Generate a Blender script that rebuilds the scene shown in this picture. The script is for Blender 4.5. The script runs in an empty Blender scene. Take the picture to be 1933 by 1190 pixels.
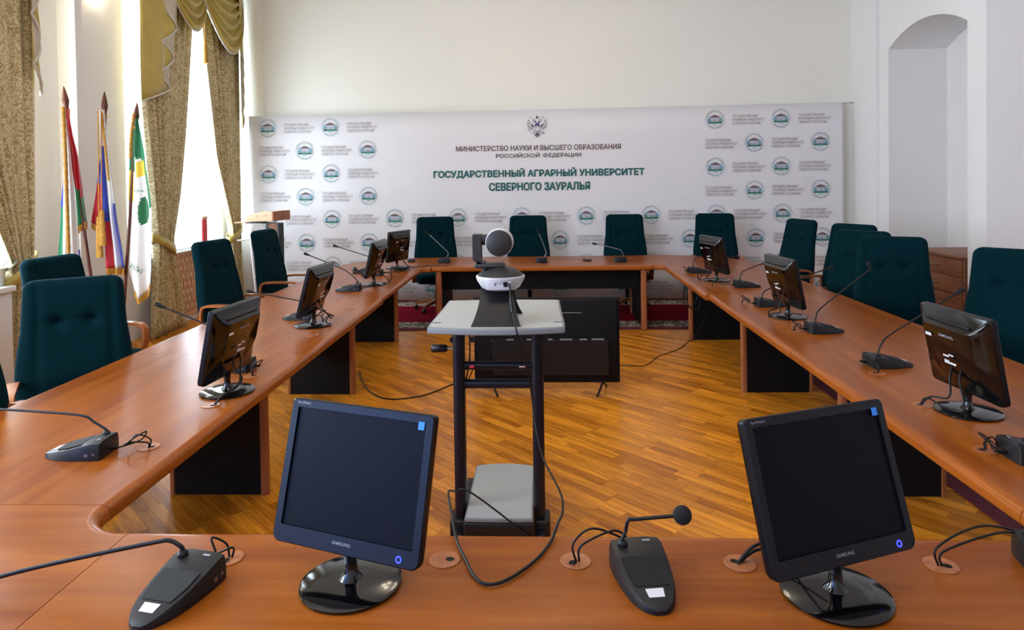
import bpy, bmesh, math, random
from mathutils import Vector, Matrix
random.seed(7)
PI = math.pi
sc = bpy.context.scene
COL = sc.collection

# ------------------------------------------------------------------ camera
F_PX, YAW, PITCH, ROLL, CY, CAM_H = 1289.0, 0.043, -0.020, 0.0146, 364.0, 1.76
fw = Vector((-math.sin(YAW) * math.cos(PITCH), math.cos(YAW) * math.cos(PITCH), math.sin(PITCH)))
r0 = Vector((math.cos(YAW), math.sin(YAW), 0)); u0 = r0.cross(fw)
cr = r0 * math.cos(ROLL) - u0 * math.sin(ROLL); cu = u0 * math.cos(ROLL) + r0 * math.sin(ROLL)
cam = bpy.data.cameras.new('camera'); cam_o = bpy.data.objects.new('camera', cam); COL.objects.link(cam_o)
cam.sensor_fit = 'HORIZONTAL'; cam.sensor_width = 36.0; cam.lens = F_PX * 36.0 / 1933.0
cam.shift_y = (CY - 595.0) / 1933.0; cam.clip_start = 0.05; cam.clip_end = 60
cam_o.matrix_world = Matrix(((cr.x, cu.x, -fw.x, 0), (cr.y, cu.y, -fw.y, 0), (cr.z, cu.z, -fw.z, CAM_H), (0, 0, 0, 1)))
sc.camera = cam_o

# ------------------------------------------------------------------ world, daylight, exposure
WINDOW_LIGHT = 15.0          # radiance of the daylight seen through the panes
LAMP_LIGHT = 12.5            # radiance of the opal lamp globes
EXPOSURE = 0.57
w = bpy.data.worlds.new('world'); sc.world = w; w.use_nodes = True
bg = w.node_tree.nodes['Background']; bg.inputs[0].default_value = (0.80, 0.90, 1.0, 1); bg.inputs[1].default_value = 1.0
sc.view_settings.view_transform = 'Standard'; sc.view_settings.look = 'None'
sc.view_settings.gamma = 1.0; sc.view_settings.use_curve_mapping = False; sc.view_settings.exposure = EXPOSURE

# ------------------------------------------------------------------ materials
MATS = {}
def _nodes(m):
    m.use_nodes = True; nt = m.node_tree; return nt, nt.nodes['Principled BSDF']
def mat(name, col, rough=.5, metal=0., spec=.5, var=None, bump=None, coat=0., sheen=0., sheen_col=None, emit=None, alpha=None):
    """var=(scale, amount[, stretch]) colour mottling, bump=(scale, strength)"""
    if name in MATS: return MATS[name]
    m = bpy.data.materials.new(name); nt, b = _nodes(m); N, L = nt.nodes, nt.links
    b.inputs['Base Color'].default_value = (*col, 1); b.inputs['Roughness'].default_value = rough
    b.inputs['Metallic'].default_value = metal; b.inputs['Specular IOR Level'].default_value = spec
    b.inputs['Coat Weight'].default_value = coat; b.inputs['Coat Roughness'].default_value = .12
    if sheen:
        b.inputs['Sheen Weight'].default_value = sheen; b.inputs['Sheen Roughness'].default_value = .4
        if sheen_col: b.inputs['Sheen Tint'].default_value = (*sheen_col, 1)
    if emit:
        b.inputs['Emission Color'].default_value = (*emit[0], 1); b.inputs['Emission Strength'].default_value = emit[1]
    tc = N.new('ShaderNodeTexCoord')
    if var:
        nz = N.new('ShaderNodeTexNoise'); nz.inputs['Scale'].default_value = var[0]; nz.inputs['Detail'].default_value = 4
        src = tc.outputs['Object']
        if len(var) > 2:
            mp = N.new('ShaderNodeMapping'); mp.inputs['Scale'].default_value = var[2]; L.new(src, mp.inputs[0]); src = mp.outputs[0]
        L.new(src, nz.inputs['Vector'])
        rp = N.new('ShaderNodeValToRGB'); a = var[1]
        rp.color_ramp.elements[0].position = .3; rp.color_ramp.elements[1].position = .7
        rp.color_ramp.elements[0].color = (*[c * (1 - a) for c in col], 1); rp.color_ramp.elements[1].color = (*[min(1, c * (1 + a)) for c in col], 1)
        L.new(nz.outputs['Fac'], rp.inputs[0]); L.new(rp.outputs[0], b.inputs['Base Color'])
    if bump:
        n2 = N.new('ShaderNodeTexNoise'); n2.inputs['Scale'].default_value = bump[0]; n2.inputs['Detail'].default_value = 3
        L.new(tc.outputs['Object'], n2.inputs['Vector'])
        bp = N.new('ShaderNodeBump'); bp.inputs['Strength'].default_value = bump[1]; bp.inputs['Distance'].default_value = .01
        L.new(n2.outputs['Fac'], bp.inputs['Height']); L.new(bp.outputs[0], b.inputs['Normal'])
    MATS[name] = m; return m

def wood(name, dark, light, axis='x', rough=.3, scale=1.0, coat=.25, random_tint=None):
    """wood with grain along a local axis; random_tint 'object' or 'island' varies each plank"""
    if name in MATS: return MATS[name]
    m = bpy.data.materials.new(name); nt, b = _nodes(m); N, L = nt.nodes, nt.links
    tc = N.new('ShaderNodeTexCoord'); mp = N.new('ShaderNodeMapping')
    s = [22 * scale] * 3; s['xyz'.index(axis)] = 1.6 * scale; mp.inputs['Scale'].default_value = s
    vec = tc.outputs['Object']
    rnd = None
    if random_tint:
        if random_tint == 'object': oi = N.new('ShaderNodeObjectInfo'); rnd = oi.outputs['Random']
        else: gi = N.new('ShaderNodeNewGeometry'); rnd = gi.outputs['Random Per Island']
        cb = N.new('ShaderNodeCombineXYZ'); mu = N.new('ShaderNodeMath'); mu.operation = 'MULTIPLY'; mu.inputs[1].default_value = 37.
        L.new(rnd, mu.inputs[0]); [L.new(mu.outputs[0], cb.inputs[i]) for i in range(3)]
        ad = N.new('ShaderNodeVectorMath'); ad.operation = 'ADD'; L.new(vec, ad.inputs[0]); L.new(cb.outputs[0], ad.inputs[1]); vec = ad.outputs[0]
    L.new(vec, mp.inputs[0])
    n1 = N.new('ShaderNodeTexNoise'); n1.inputs['Scale'].default_value = 1.0; n1.inputs['Detail'].default_value = 6; n1.inputs['Distortion'].default_value = .6
    L.new(mp.outputs[0], n1.inputs['Vector'])
    n2 = N.new('ShaderNodeTexNoise'); n2.inputs['Scale'].default_value = 5.0; n2.inputs['Detail'].default_value = 3; L.new(mp.outputs[0], n2.inputs['Vector'])
    mx = N.new('ShaderNodeMath'); mx.operation = 'MULTIPLY_ADD'; mx.inputs[1].default_value = .3
    L.new(n2.outputs['Fac'], mx.inputs[0]); L.new(n1.outputs['Fac'], mx.inputs[2])
    rp = N.new('ShaderNodeValToRGB'); rp.color_ramp.elements[0].position = .45; rp.color_ramp.elements[1].position = .85
    rp.color_ramp.elements[0].color = (*dark, 1); rp.color_ramp.elements[1].color = (*light, 1)
    L.new(mx.outputs[0], rp.inputs[0]); out = rp.outputs[0]
    if random_tint:
        r2 = N.new('ShaderNodeValToRGB'); e = r2.color_ramp.elements
        e[0].position = 0; e[0].color = (.66, .58, .5, 1); e[1].position = 1; e[1].color = (1.2, 1.2, 1.15, 1)
        k = e.new(.55); k.color = (1, 1, 1, 1)
        L.new(rnd, r2.inputs[0])
        mm = N.new('ShaderNodeMix'); mm.data_type = 'RGBA'; mm.blend_type = 'MULTIPLY'; mm.inputs[0].default_value = 1
        L.new(out, mm.inputs[6]); L.new(r2.outputs[0], mm.inputs[7]); out = mm.outputs[2]
    L.new(out, b.inputs['Base Color'])
    b.inputs['Roughness'].default_value = rough; b.inputs['Coat Weight'].default_value = coat; b.inputs['Coat Roughness'].default_value = .16; b.inputs['Specular IOR Level'].default_value = .15
    bp = N.new('ShaderNodeBump'); bp.inputs['Strength'].default_value = .06; bp.inputs['Distance'].default_value = .004
    L.new(mx.outputs[0], bp.inputs['Height']); L.new(bp.outputs[0], b.inputs['Normal'])
    MATS[name] = m; return m

def damask(name, c0, c1, scale=7., rough=.55):
    """woven fabric with scrolling leaf pattern"""
    m = bpy.data.materials.new(name); nt, b = _nodes(m); N, L = nt.nodes, nt.links
    uv = N.new('ShaderNodeTexCoord')
    nz = N.new('ShaderNodeTexNoise'); nz.inputs['Scale'].default_value = scale * .9; nz.inputs['Detail'].default_value = 2; L.new(uv.outputs['UV'], nz.inputs['Vector'])
    ad = N.new('ShaderNodeMix'); ad.data_type = 'VECTOR'; ad.inputs[0].default_value = .22; L.new(uv.outputs['UV'], ad.inputs[4]); L.new(nz.outputs['Color'], ad.inputs[5])
    vo = N.new('ShaderNodeTexVoronoi'); vo.feature = 'SMOOTH_F1'; vo.inputs['Scale'].default_value = scale; L.new(ad.outputs[1], vo.inputs['Vector'])
    wv = N.new('ShaderNodeTexWave'); wv.wave_type = 'RINGS'; wv.inputs['Scale'].default_value = scale * .55; wv.inputs['Distortion'].default_value = 9; wv.inputs['Detail'].default_value = 3
    L.new(ad.outputs[1], wv.inputs['Vector'])
    mu = N.new('ShaderNodeMath'); mu.operation = 'MULTIPLY'; L.new(vo.outputs['Distance'], mu.inputs[0]); L.new(wv.outputs['Fac'], mu.inputs[1])
    rp = N.new('ShaderNodeValToRGB'); rp.color_ramp.elements[0].position = .13; rp.color_ramp.elements[1].position = .24
    rp.color_ramp.elements[0].color = (*c0, 1); rp.color_ramp.elements[1].color = (*c1, 1)
    L.new(mu.outputs[0], rp.inputs[0]); L.new(rp.outputs[0], b.inputs['Base Color'])
    b.inputs['Roughness'].default_value = rough; b.inputs['Sheen Weight'].default_value = .3
    MATS[name] = m; return m

def rug_border(name):
    m = bpy.data.materials.new(name); nt, b = _nodes(m); N, L = nt.nodes, nt.links
    tc = N.new('ShaderNodeTexCoord')
    vo = N.new('ShaderNodeTexVoronoi'); vo.inputs['Scale'].default_value = 9; L.new(tc.outputs['Object'], vo.inputs['Vector'])
    nz = N.new('ShaderNodeTexNoise'); nz.inputs['Scale'].default_value = 14; nz.inputs['Detail'].default_value = 3; L.new(tc.outputs['Object'], nz.inputs['Vector'])
    ad = N.new('ShaderNodeMath'); ad.operation = 'MULTIPLY_ADD'; ad.inputs[1].default_value = .5; L.new(vo.outputs['Distance'], ad.inputs[0]); L.new(nz.outputs['Fac'], ad.inputs[2])
    rp = N.new('ShaderNodeValToRGB'); rp.color_ramp.interpolation = 'CONSTANT'; e = rp.color_ramp.elements
    e[0].position = 0; e[0].color = (.07, .03, .025, 1); e[1].position = .62; e[1].color = (.42, .38, .28, 1)
    k = e.new(.56); k.color = (.20, .06, .05, 1); k = e.new(.78); k.color = (.13, .09, .06, 1)
    L.new(ad.outputs[0], rp.inputs[0]); L.new(rp.outputs[0], b.inputs['Base Color']); b.inputs['Roughness'].default_value = .95
    MATS[name] = m; return m

def sheer_mat(name):
    m = bpy.data.materials.new(name); m.use_nodes = True; nt = m.node_tree; N, L = nt.nodes, nt.links
    N.remove(N['Principled BSDF']); o = N['Material Output']
    tl = N.new('ShaderNodeBsdfTranslucent'); tl.inputs[0].default_value = (.95, .96, .98, 1)
    df = N.new('ShaderNodeBsdfDiffuse'); df.inputs[0].default_value = (.9, .9, .92, 1)
    tr = N.new('ShaderNodeBsdfTransparent'); a = N.new('ShaderNodeMixShader'); c = N.new('ShaderNodeMixShader')
    a.inputs[0].default_value = .3; L.new(tl.outputs[0], a.inputs[1]); L.new(df.outputs[0], a.inputs[2])
    c.inputs[0].default_value = .45; L.new(a.outputs[0], c.inputs[1]); L.new(tr.outputs[0], c.inputs[2]); L.new(c.outputs[0], o.inputs[0])
    MATS[name] = m; return m

def lit(name, col, strength):
    m = bpy.data.materials.new(name); m.use_nodes = True; nt = m.node_tree; N, L = nt.nodes, nt.links
    N.remove(N['Principled BSDF']); e = N.new('ShaderNodeEmission'); e.inputs[0].default_value = (*col, 1); e.inputs[1].default_value = strength
    L.new(e.outputs[0], N['Material Output'].inputs[0]); MATS[name] = m; return m

M = {}
M['wall'] = mat('wall_plaster', (.82, .805, .775), .9, var=(.7, .012), bump=(220, .04))
M['ceil'] = mat('ceiling_paint', (.85, .84, .81), .9)
M['back'] = mat('back_wall_plaster', (.83, .815, .725), .9, var=(.7, .012), bump=(220, .04))
TD, TL_ = (.195, .042, .0030), (.315, .090, .0085)
M['wx'] = wood('table_wood_x', TD, TL_, 'x', .29, .5, coat=.02)
M['wy'] = wood('table_wood_y', TD, TL_, 'y', .29, .5, coat=.02)
M['wex'] = wood('table_edge_x', (.25, .060, .006), (.33, .090, .011), 'x', .28, coat=.1)
M['wey'] = wood('table_edge_y', (.25, .060, .006), (.33, .090, .011), 'y', .28, coat=.1)
M['wz'] = wood('table_leg_wood', (.26, .08, .028), (.40, .145, .052), 'z', .35)
M['arm'] = wood('chair_arm_wood', (.26, .075, .022), (.44, .15, .05), 'y', .3)
M['oak_obj'] = wood('oak_parquet_plank', (.42, .130, .007), (.80, .315, .026), 'x', .30, 1.6, .05, 'object')
M['oak_isl'] = wood('oak_parquet_field', (.42, .130, .007), (.80, .315, .026), 'x', .30, 1.6, .05, 'island')
M['groove'] = mat('floor_groove', (.05, .022, .008), .9)
M['blackp'] = mat('black_laminate', (.0025, .0025, .003), .6, spec=.2, var=(40, .3))
M['fabric'] = mat('teal_fabric', (.0006, .0150, .0200), .9, spec=.06, sheen=.05, sheen_col=(.25, .7, .9), var=(90, .18), bump=(700, .15))
M['gloss'] = mat('black_gloss_plastic', (.0015, .0015, .002), .10, spec=.45, coat=.15, var=(30, .2))
M['satin'] = mat('black_satin_plastic', (.005, .005, .006), .38, spec=.35, var=(200, .2))
M['bezel'] = mat('black_bezel_plastic', (.0020, .0024, .0045), .36, spec=.24, var=(30, .2))
M['screen'] = mat('dark_screen', (.0012, .0016, .003), .42, spec=.10, var=(300, .15))
M['micbody'] = mat('mic_charcoal', (.007, .0075, .0085), .42, spec=.35, var=(200, .2))
M['grille'] = mat('mic_grille', (.006, .0063, .007), .6, spec=.3, bump=(900, .5))
M['cable'] = mat('black_rubber', (.004, .004, .0045), .45, spec=.3)
M['foam'] = mat('foam_black', (.008, .008, .009), .95, bump=(600, .6))
M['steel'] = mat('brushed_steel', (.32, .32, .34), .3, metal=.9, var=(80, .2))
M['sticker'] = mat('white_sticker', (.62, .62, .60), .6)
M['print_grey'] = mat('grey_print', (.30, .31, .35), .5)
M['blue_led'] = mat('blue_led', (.02, .03, .6), .4, emit=((.06, .08, 1.0), .9))
M['blue_tag'] = mat('energy_sticker', (.02, .22, .75), .4)
M['cartgrey'] = mat('cart_grey_board', (.36, .37, .345), .5, var=(250, .05))
M['cartedge'] = mat('cart_edge_grey', (.19, .20, .20), .5)
M['cartblack'] = mat('cart_black_paint', (.0035, .004, .009), .33, spec=.35)
M['silver'] = mat('silver_plastic', (.50, .50, .51), .35, var=(120, .05))
M['camdark'] = mat('camera_dark_grey', (.016, .016, .0155), .5, var=(150, .15))
M['white'] = mat('white_paint', (.75, .75, .74), .45)
M['chrome'] = mat('chrome', (.6, .6, .62), .15, metal=1.)
M['pole'] = wood('flag_pole_wood', (.07, .018, .010), (.16, .045, .022), 'z', .3)
M['gold'] = mat('gold_fringe', (.50, .24, .03), .7, var=(60, .35), bump=(300, .4))
M['red_c'] = mat('flag_red', (.48, .008, .02), .6, sheen=.2); M['blue_c'] = mat('flag_blue', (.02, .045, .38), .6, sheen=.2)
M['white_c'] = mat('flag_white', (.72, .70, .67), .6, sheen=.2); M['green_c'] = mat('flag_green', (.01, .19, .07), .6, sheen=.2)
M['dgreen_c'] = mat('flag_dark_green', (.008, .12, .035), .6, sheen=.2); M['yellow_c'] = mat('flag_yellow', (.70, .48, .03), .6)
M['banner'] = mat('banner_vinyl', (.74, .725, .73), .6, var=(.9, .02), bump=(2.2, .25))
M['t_green'] = mat('print_green', (.006, .105, .095), .6); M['t_brown'] = mat('print_brown', (.105, .058, .052), .6)
M['t_taupe'] = mat('print_taupe', (.27, .22, .205), .6); M['t_teal'] = mat('print_teal', (.10, .25, .27), .6)
M['t_roof'] = mat('print_roof', (.11, .055, .05), .6); M['t_col'] = mat('print_column', (.36, .39, .48), .6)
M['t_tree'] = mat('print_tree', (.17, .33, .42), .6); M['t_hedge'] = mat('print_hedge', (.008, .13, .10), .6); M['t_lawn'] = mat('print_lawn', (.13, .42, .27), .6)
M['t_purple'] = mat('print_purple', (.035, .015, .14), .6); M['t_black'] = mat('print_black', (.02, .02, .03), .6)
M['damask'] = damask('curtain_damask', (.33, .25, .085), (.62, .53, .31), 15.)
M['satin_gold'] = mat('gold_satin', (.46, .345, .070), .33, sheen=.25, var=(6, .1))
M['lining'] = mat('cream_lining', (.50, .44, .34), .7, var=(40, .15))
M['sheer'] = sheer_mat('sheer_voile')
M['pane'] = lit('daylight_pane', (.72, .86, 1.0), WINDOW_LIGHT * .75)
M['pane_near'] = lit('daylight_pane_near', (.78, .89, 1.0), WINDOW_LIGHT * 1.15)
M['pane_side'] = lit('daylight_pane_side', (.82, .91, 1.0), WINDOW_LIGHT * .9)  # glow of the added window, brightens the right wall and chairs
M['pane_sky'] = lit('clear_sky_pane', (.22, .40, 1.0), WINDOW_LIGHT * .62)
M['globe'] = lit('opal_globe', (1.0, .87, .64), LAMP_LIGHT)
M['rug_red'] = mat('rug_red', (.20, .003, .016), .95, spec=.05, var=(120, .12), bump=(500, .4)); M['rug_border'] = rug_border('rug_border')
M['rug_dark'] = mat('rug_dark_red', (.10, .006, .012), .95, var=(100, .15))
M['beech'] = wood('beech_veneer', (.52, .30, .17), (.66, .42, .27), 'x', .5, coat=0)
M['cabx'] = wood('cabinet_veneer', (.20, .082, .042), (.33, .15, .082), 'y', .45, coat=0)
M['redbox'] = mat('red_card', (.55, .01, .03), .6)
M['ceramic'] = mat('white_ceramic', (.55, .56, .50), .3); M['leaf'] = mat('dry_leaf', (.22, .23, .15), .7, var=(30, .2))
M['pearl'] = mat('pearl_fabric_trim', (.55, .52, .45), .6)

# ------------------------------------------------------------------ mesh helpers
class MB:
    def __init__(s): s.v = []; s.f = []; s.m = []
    def add(s, vs, fs, mi=0, M4=None):
        o = len(s.v); s.v += [tuple((M4 @ Vector(p)) if M4 else p) for p in vs]
        s.f += [[i + o for i in f] for f in fs]; s.m += [mi] * len(fs); return s
    def box(s, c, d, mi=0, M4=None):
        x, y, z = c; a, b, h = d[0] / 2, d[1] / 2, d[2] / 2
        vs = [(x + i * a, y + j * b, z + k * h) for k in (-1, 1) for j in (-1, 1) for i in (-1, 1)]
        return s.add(vs, [(0, 2, 3, 1), (4, 5, 7, 6), (0, 1, 5, 4), (2, 6, 7, 3), (0, 4, 6, 2), (1, 3, 7, 5)], mi, M4)
    def rbox(s, c, d, r=.01, seg=3, mi=0, M4=None):
        bm = bmesh.new(); bmesh.ops.create_cube(bm, size=1)
        for v in bm.verts: v.co = Vector((v.co.x * d[0] + c[0], v.co.y * d[1] + c[1], v.co.z * d[2] + c[2]))
        bmesh.ops.bevel(bm, geom=bm.edges[:], offset=min(r, min(d) * .49), segments=seg, affect='EDGES', profile=.5)
        bm.verts.index_update()
        s.add([v.co[:] for v in bm.verts], [[v.index for v in f.verts] for f in bm.faces], mi, M4); bm.free(); return s
    def loft(s, rings, mi=0, cap=True, closed=True, M4=None):
        n = len(rings[0]); vs = [p for r in rings for p in r]; fs = []
        for k in range(len(rings) - 1):
            for i in range(n if closed else n - 1):
                j = (i + 1) % n; fs.append((k * n + i, k * n + j, (k + 1) * n + j, (k + 1) * n + i))
        if cap: fs.append(tuple(range(n - 1, -1, -1))); fs.append(tuple((len(rings) - 1) * n + i for i in range(n)))
        return s.add(vs, fs, mi, M4)
    def tube(s, pts, r, seg=8, mi=0, cap=True, M4=None):
        P = [Vector(p) for p in pts]; rings = []; up = None
        for i, p in enumerate(P):
            t = (P[min(i + 1, len(P) - 1)] - P[max(i - 1, 0)]).normalized()
            if up is None: up = t.orthogonal().normalized()
            up = (up - t * up.dot(t));  up = up.normalized() if up.length > 1e-6 else t.orthogonal().normalized()
            b = t.cross(up); rr = r[i] if isinstance(r, (list, tuple)) else r
            rings.append([tuple(p + (up * math.cos(a) + b * math.sin(a)) * rr) for a in [2 * PI * k / seg for k in range(seg)]])
        return s.loft(rings, mi, cap, True, M4)
    def lathe(s, prof, seg=32, mi=0, M4=None, sx=1., sy=1., cap=True):
        return s.loft([[(r * math.cos(2 * PI * k / seg) * sx, r * math.sin(2 * PI * k / seg) * sy, z) for k in range(seg)] for r, z in prof], mi, cap, True, M4)
    def grid(s, fn, nu, nv, mi=0, M4=None, mfn=None):
        vs = [fn(i / nu, j / nv) for j in range(nv + 1) for i in range(nu + 1)]; w = nu + 1
        o = len(s.v); s.add(vs, [(j * w + i, j * w + i + 1, (j + 1) * w + i + 1, (j + 1) * w + i) for j in range(nv) for i in range(nu)], mi, M4)
        if mfn: s.m[-nu * nv:] = [mfn((i + .5) / nu, (j + .5) / nv) for j in range(nv) for i in range(nu)]
        return s
    def poly(s, pts, mi=0, M4=None): return s.add(pts, [tuple(range(len(pts)))], mi, M4)
    def mesh(s, name, mats, smooth=None):
        me = bpy.data.meshes.new(name); me.from_pydata(s.v, [], s.f)
        for m in (mats if isinstance(mats, (list, tuple)) else [mats]): me.materials.append(M[m] if isinstance(m, str) else m)
        if len(me.materials) > 1: me.polygons.foreach_set('material_index', s.m)
        me.update()
        if smooth is not None: me.shade_smooth(); me.set_sharp_from_angle(angle=math.radians(smooth))
        return me
    def build(s, name, mats, parent=None, smooth=None, loc=None, M4=None):
        return obj(name, s.mesh(name, mats, smooth), parent, loc, M4)

def obj(name, me, parent=None, loc=None, M4=None):
    o = bpy.data.objects.new(name, me); COL.objects.link(o)
    if parent: o.parent = parent
    if loc: o.location = loc
    if M4: o.matrix_basis = M4
    return o
def tag(o, label, cat, group=None):
    o['label'] = label; o['category'] = cat
    if group: o['group'] = group
    return o
def thing(name, label, cat, loc=(0, 0, 0), rz=0, group=None):
    o = bpy.data.objects.new(name, None); COL.objects.link(o); o.empty_display_size = .1
    o.location = loc; o.rotation_euler = (0, 0, rz); return tag(o, label, cat, group)
def struct(o): o['kind'] = 'structure'; return o
def stuff(o): o['kind'] = 'stuff'; return o
def copy_tree(o, parent=None):
    c = o.copy(); COL.objects.link(c); c.parent = parent
    for ch in list(o.children): copy_tree(ch, c)
    return c
def solidify(o, t, offset=0):
    md = o.modifiers.new('thickness', 'SOLIDIFY'); md.thickness = t; md.offset = offset; return o
def uvgrid(me, nu, nv, su, sv):
    uv = me.uv_layers.new(name='UVMap'); w = nu + 1
    for l in me.loops:
        i = l.vertex_index; uv.data[l.index].uv = ((i % w) / nu * su, (i // w) / nv * sv)
def spline(pts, n=8):
    """smooth curve through the points"""
    P = [Vector(p) for p in pts]; out = []
    for i in range(len(P) - 1):
        p0, p1, p2, p3 = P[max(i - 1, 0)], P[i], P[i + 1], P[min(i + 2, len(P) - 1)]
        for k in range(n):
            t = k / n
            out.append(.5 * ((2 * p1) + (p2 - p0) * t + (2 * p0 - 5 * p1 + 4 * p2 - p3) * t * t + (3 * p1 - p0 - 3 * p2 + p3) * t ** 3))
    out.append(P[-1]); return out
def rrect(wd, ht, r, n=6, cx=0, cy=0):
    pts = []
    for qx, qy, a0 in ((1, 1, 0), (-1, 1, PI / 2), (-1, -1, PI), (1, -1, 3 * PI / 2)):
        for k in range(n + 1):
            a = a0 + PI / 2 * k / n; pts.append((cx + qx * (wd / 2 - r) + r * math.cos(a), cy + qy * (ht / 2 - r) + r * math.sin(a)))
    return pts
def text_mesh(body, wd, ht=None, bold=0., name='lettering', align='CENTER', spacing=1.0, line=1.0, extrude=0.):
    """lettering as a flat mesh in the local XZ plane, scaled to width wd (and height ht)"""
    c = bpy.data.curves.new('txt', 'FONT'); c.body = body; c.align_x = align; c.align_y = 'CENTER'; c.offset = bold; c.space_character = spacing; c.space_line = line
    c.resolution_u = 3; c.extrude = extrude
    o = bpy.data.objects.new('txt', c); COL.objects.link(o); bpy.context.view_layer.update()
    me = bpy.data.meshes.new_from_object(o.evaluated_get(bpy.context.evaluated_depsgraph_get()))
    bpy.data.objects.remove(o); bpy.data.curves.remove(c); me.name = name
    xs = [v.co.x for v in me.vertices]; ys = [v.co.y for v in me.vertices]
    x0, x1, y0, y1 = min(xs), max(xs), min(ys), max(ys); kx = wd / (x1 - x0); ky = (ht / (y1 - y0)) if ht else kx
    ax = {'CENTER': (x0 + x1) / 2, 'LEFT': x0}[align]
    for v in me.vertices: v.co = Vector(((v.co.x - ax) * kx, 0, (v.co.y - (y0 + y1) / 2) * ky))
    me.update(); return me
def text_obj(body, wd, m, parent, M4, ht=None, bold=0., name='lettering', **k):
    me = text_mesh(body, wd, ht, bold, name, **k); me.materials.clear(); me.materials.append(M[m]); return obj(name, me, parent, None, M4)
def T(x, y, z): return Matrix.Translation((x, y, z))
def RZ(a): return Matrix.Rotation(a, 4, 'Z')
def RX(a): return Matrix.Rotation(a, 4, 'X')
def RY(a): return Matrix.Rotation(a, 4, 'Y')

# ================================================================== THE ROOM
XL, XR, YB, YF, ZC = -4.62, 4.51, 10.0, -3.5, 4.8
WINS = [(7.42, 9.70), (3.29, 5.66), (-2.9, -.6), (.35, 2.35)]  # last opening is an unseen window added to light the right side
ZS, ZT = .92, 4.30
# left wall with three window openings and a fourth added for fill light
mb = MB(); edges = [YF] + [y for a, b in sorted(WINS) for y in (a, b)] + [YB]
for k in range(0, len(edges), 2):
    a, b = edges[k], edges[k + 1]; mb.box((XL - .25, (a + b) / 2, ZC / 2), (.5, b - a, ZC))
for a, b in WINS:
    mb.box((XL - .25, (a + b) / 2, ZS / 2), (.5, b - a, ZS)); mb.box((XL - .25, (a + b) / 2, (ZT + ZC) / 2), (.5, b - a, ZC - ZT))
struct(mb.build('wall_left', 'wall'))
for k, y in enumerate((6.435, 2.55)): struct(MB().box((XL + .09, y, ZC / 2), (.18, .10, ZC)).build('trim_%d' % (k + 1), 'wall'))
# back wall with a shallow pilaster on its left side
mb = MB(); mb.box(((XL + XR) / 2, YB + .15, ZC / 2), (XR - XL + 1, .3, ZC)); mb.box((-4.36, YB - .005, ZC / 2), (.54, .03, ZC))
struct(mb.build('wall_back', 'back'))
# right wall: corner pilaster, wall with deep arched niche, return and far side bay
mb = MB(); Y0, Y1, Z1, RISE, NX = 7.432, 9.07, 3.365, .215, 5.25
half = (Y1 - Y0) / 2; R = (half * half + RISE * RISE) / (2 * RISE); ym = (Y0 + Y1) / 2
arc = [(ym - half + 2 * half * k / 20, Z1 + RISE - R + math.sqrt(R * R - (half - 2 * half * k / 20) ** 2)) for k in range(21)]
def xq(x, pts, mi=0): mb.poly([(x, y, z) for y, z in pts], mi)
xq(XR, [(Y1, 0), (9.286, 0), (9.286, ZC), (Y1, ZC)]); xq(XR, [(7.124, 0), (Y0, 0), (Y0, ZC), (7.124, ZC)])
for k in range(20):
    (a, za), (b, zb) = arc[k], arc[k + 1]
    mb.poly([(XR, a, za), (XR, b, zb), (XR, b, ZC), (XR, a, ZC)]); mb.poly([(XR, a, za), (NX, a, za), (NX, b, zb), (XR, b, zb)])
    mb.poly([(NX, a, 0), (NX, b, 0), (NX, b, zb), (NX, a, za)])
mb.poly([(XR, Y1, 0), (NX, Y1, 0), (NX, Y1, Z1), (XR, Y1, Z1)]); mb.poly([(XR, Y0, 0), (NX, Y0, 0), (NX, Y0, Z1), (XR, Y0, Z1)])
mb.poly([(4.45, 9.286, 0), (XR, 9.286, 0), (XR, 9.286, ZC), (4.45, 9.286, ZC)]); mb.poly([(4.45, 9.286, 0), (4.45, YB, 0), (4.45, YB, ZC), (4.45, 9.286, ZC)])
mb.poly([(XR, 7.124, 0), (5.6, 7.124, 0), (5.6, 7.124, ZC), (XR, 7.124, ZC)]); mb.box((5.75, (7.3 + YF) / 2, ZC / 2), (.3, 7.3 - YF, ZC)); mb.box((5.45, 8.5, ZC / 2), (.3, 3.2, ZC))
struct(mb.build('wall_right', 'wall'))
struct(MB().box((.5, YF - .15, ZC / 2), (11, .3, ZC)).build('wall_front', 'wall'))
struct(MB().box((.5, (YF + YB) / 2, ZC + .1), (11, YB - YF + 1, .2)).build('ceiling', 'ceil'))

# floor: sub-floor with oak strips laid at 45 degrees
floor = struct(MB().box((.5, (YF + YB) / 2, -.03), (11, YB - YF + .6, .04)).build('floor', 'groove'))
PLX, PLW = .45, .0700
plank_me = MB().add([(x * (PLX / 2 - .0006 - c), y * (PLW / 2 - .0006 - c), z) for z, c in ((-.012, 0), (-.0012, 0), (0, .0012)) for x, y in ((-1, -1), (1, -1), (1, 1), (-1, 1))],
    [(8, 9, 10, 11), (4, 5, 9, 8), (5, 6, 10, 9), (6, 7, 11, 10), (7, 4, 8, 11), (0, 1, 5, 4), (1, 2, 6, 5), (2, 3, 7, 6), (3, 0, 4, 7)]).mesh('plank', 'oak_obj')
FR = RZ(-PI / 4); FI = FR.inverted()
cells = []
cs = [FI @ Vector((x, y, 0)) for x in (-4.62, 5.6) for y in (YF, YB)]
r_lo, r_hi = int(min(c.y for c in cs) / PLW) - 1, int(max(c.y for c in cs) / PLW) + 2
c_lo, c_hi = min(c.x for c in cs) - .5, max(c.x for c in cs) + .5
rr = random.Random(3)
for r in range(r_lo, r_hi):
    x = c_lo - rr.random() * PLX
    while x < c_hi:
        p = FR @ Vector((x, r * PLW, 0))
        if -4.62 < p.x < 5.6 and YF < p.y < YB: cells.append((p, x, r * PLW))
        x += PLX
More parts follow.
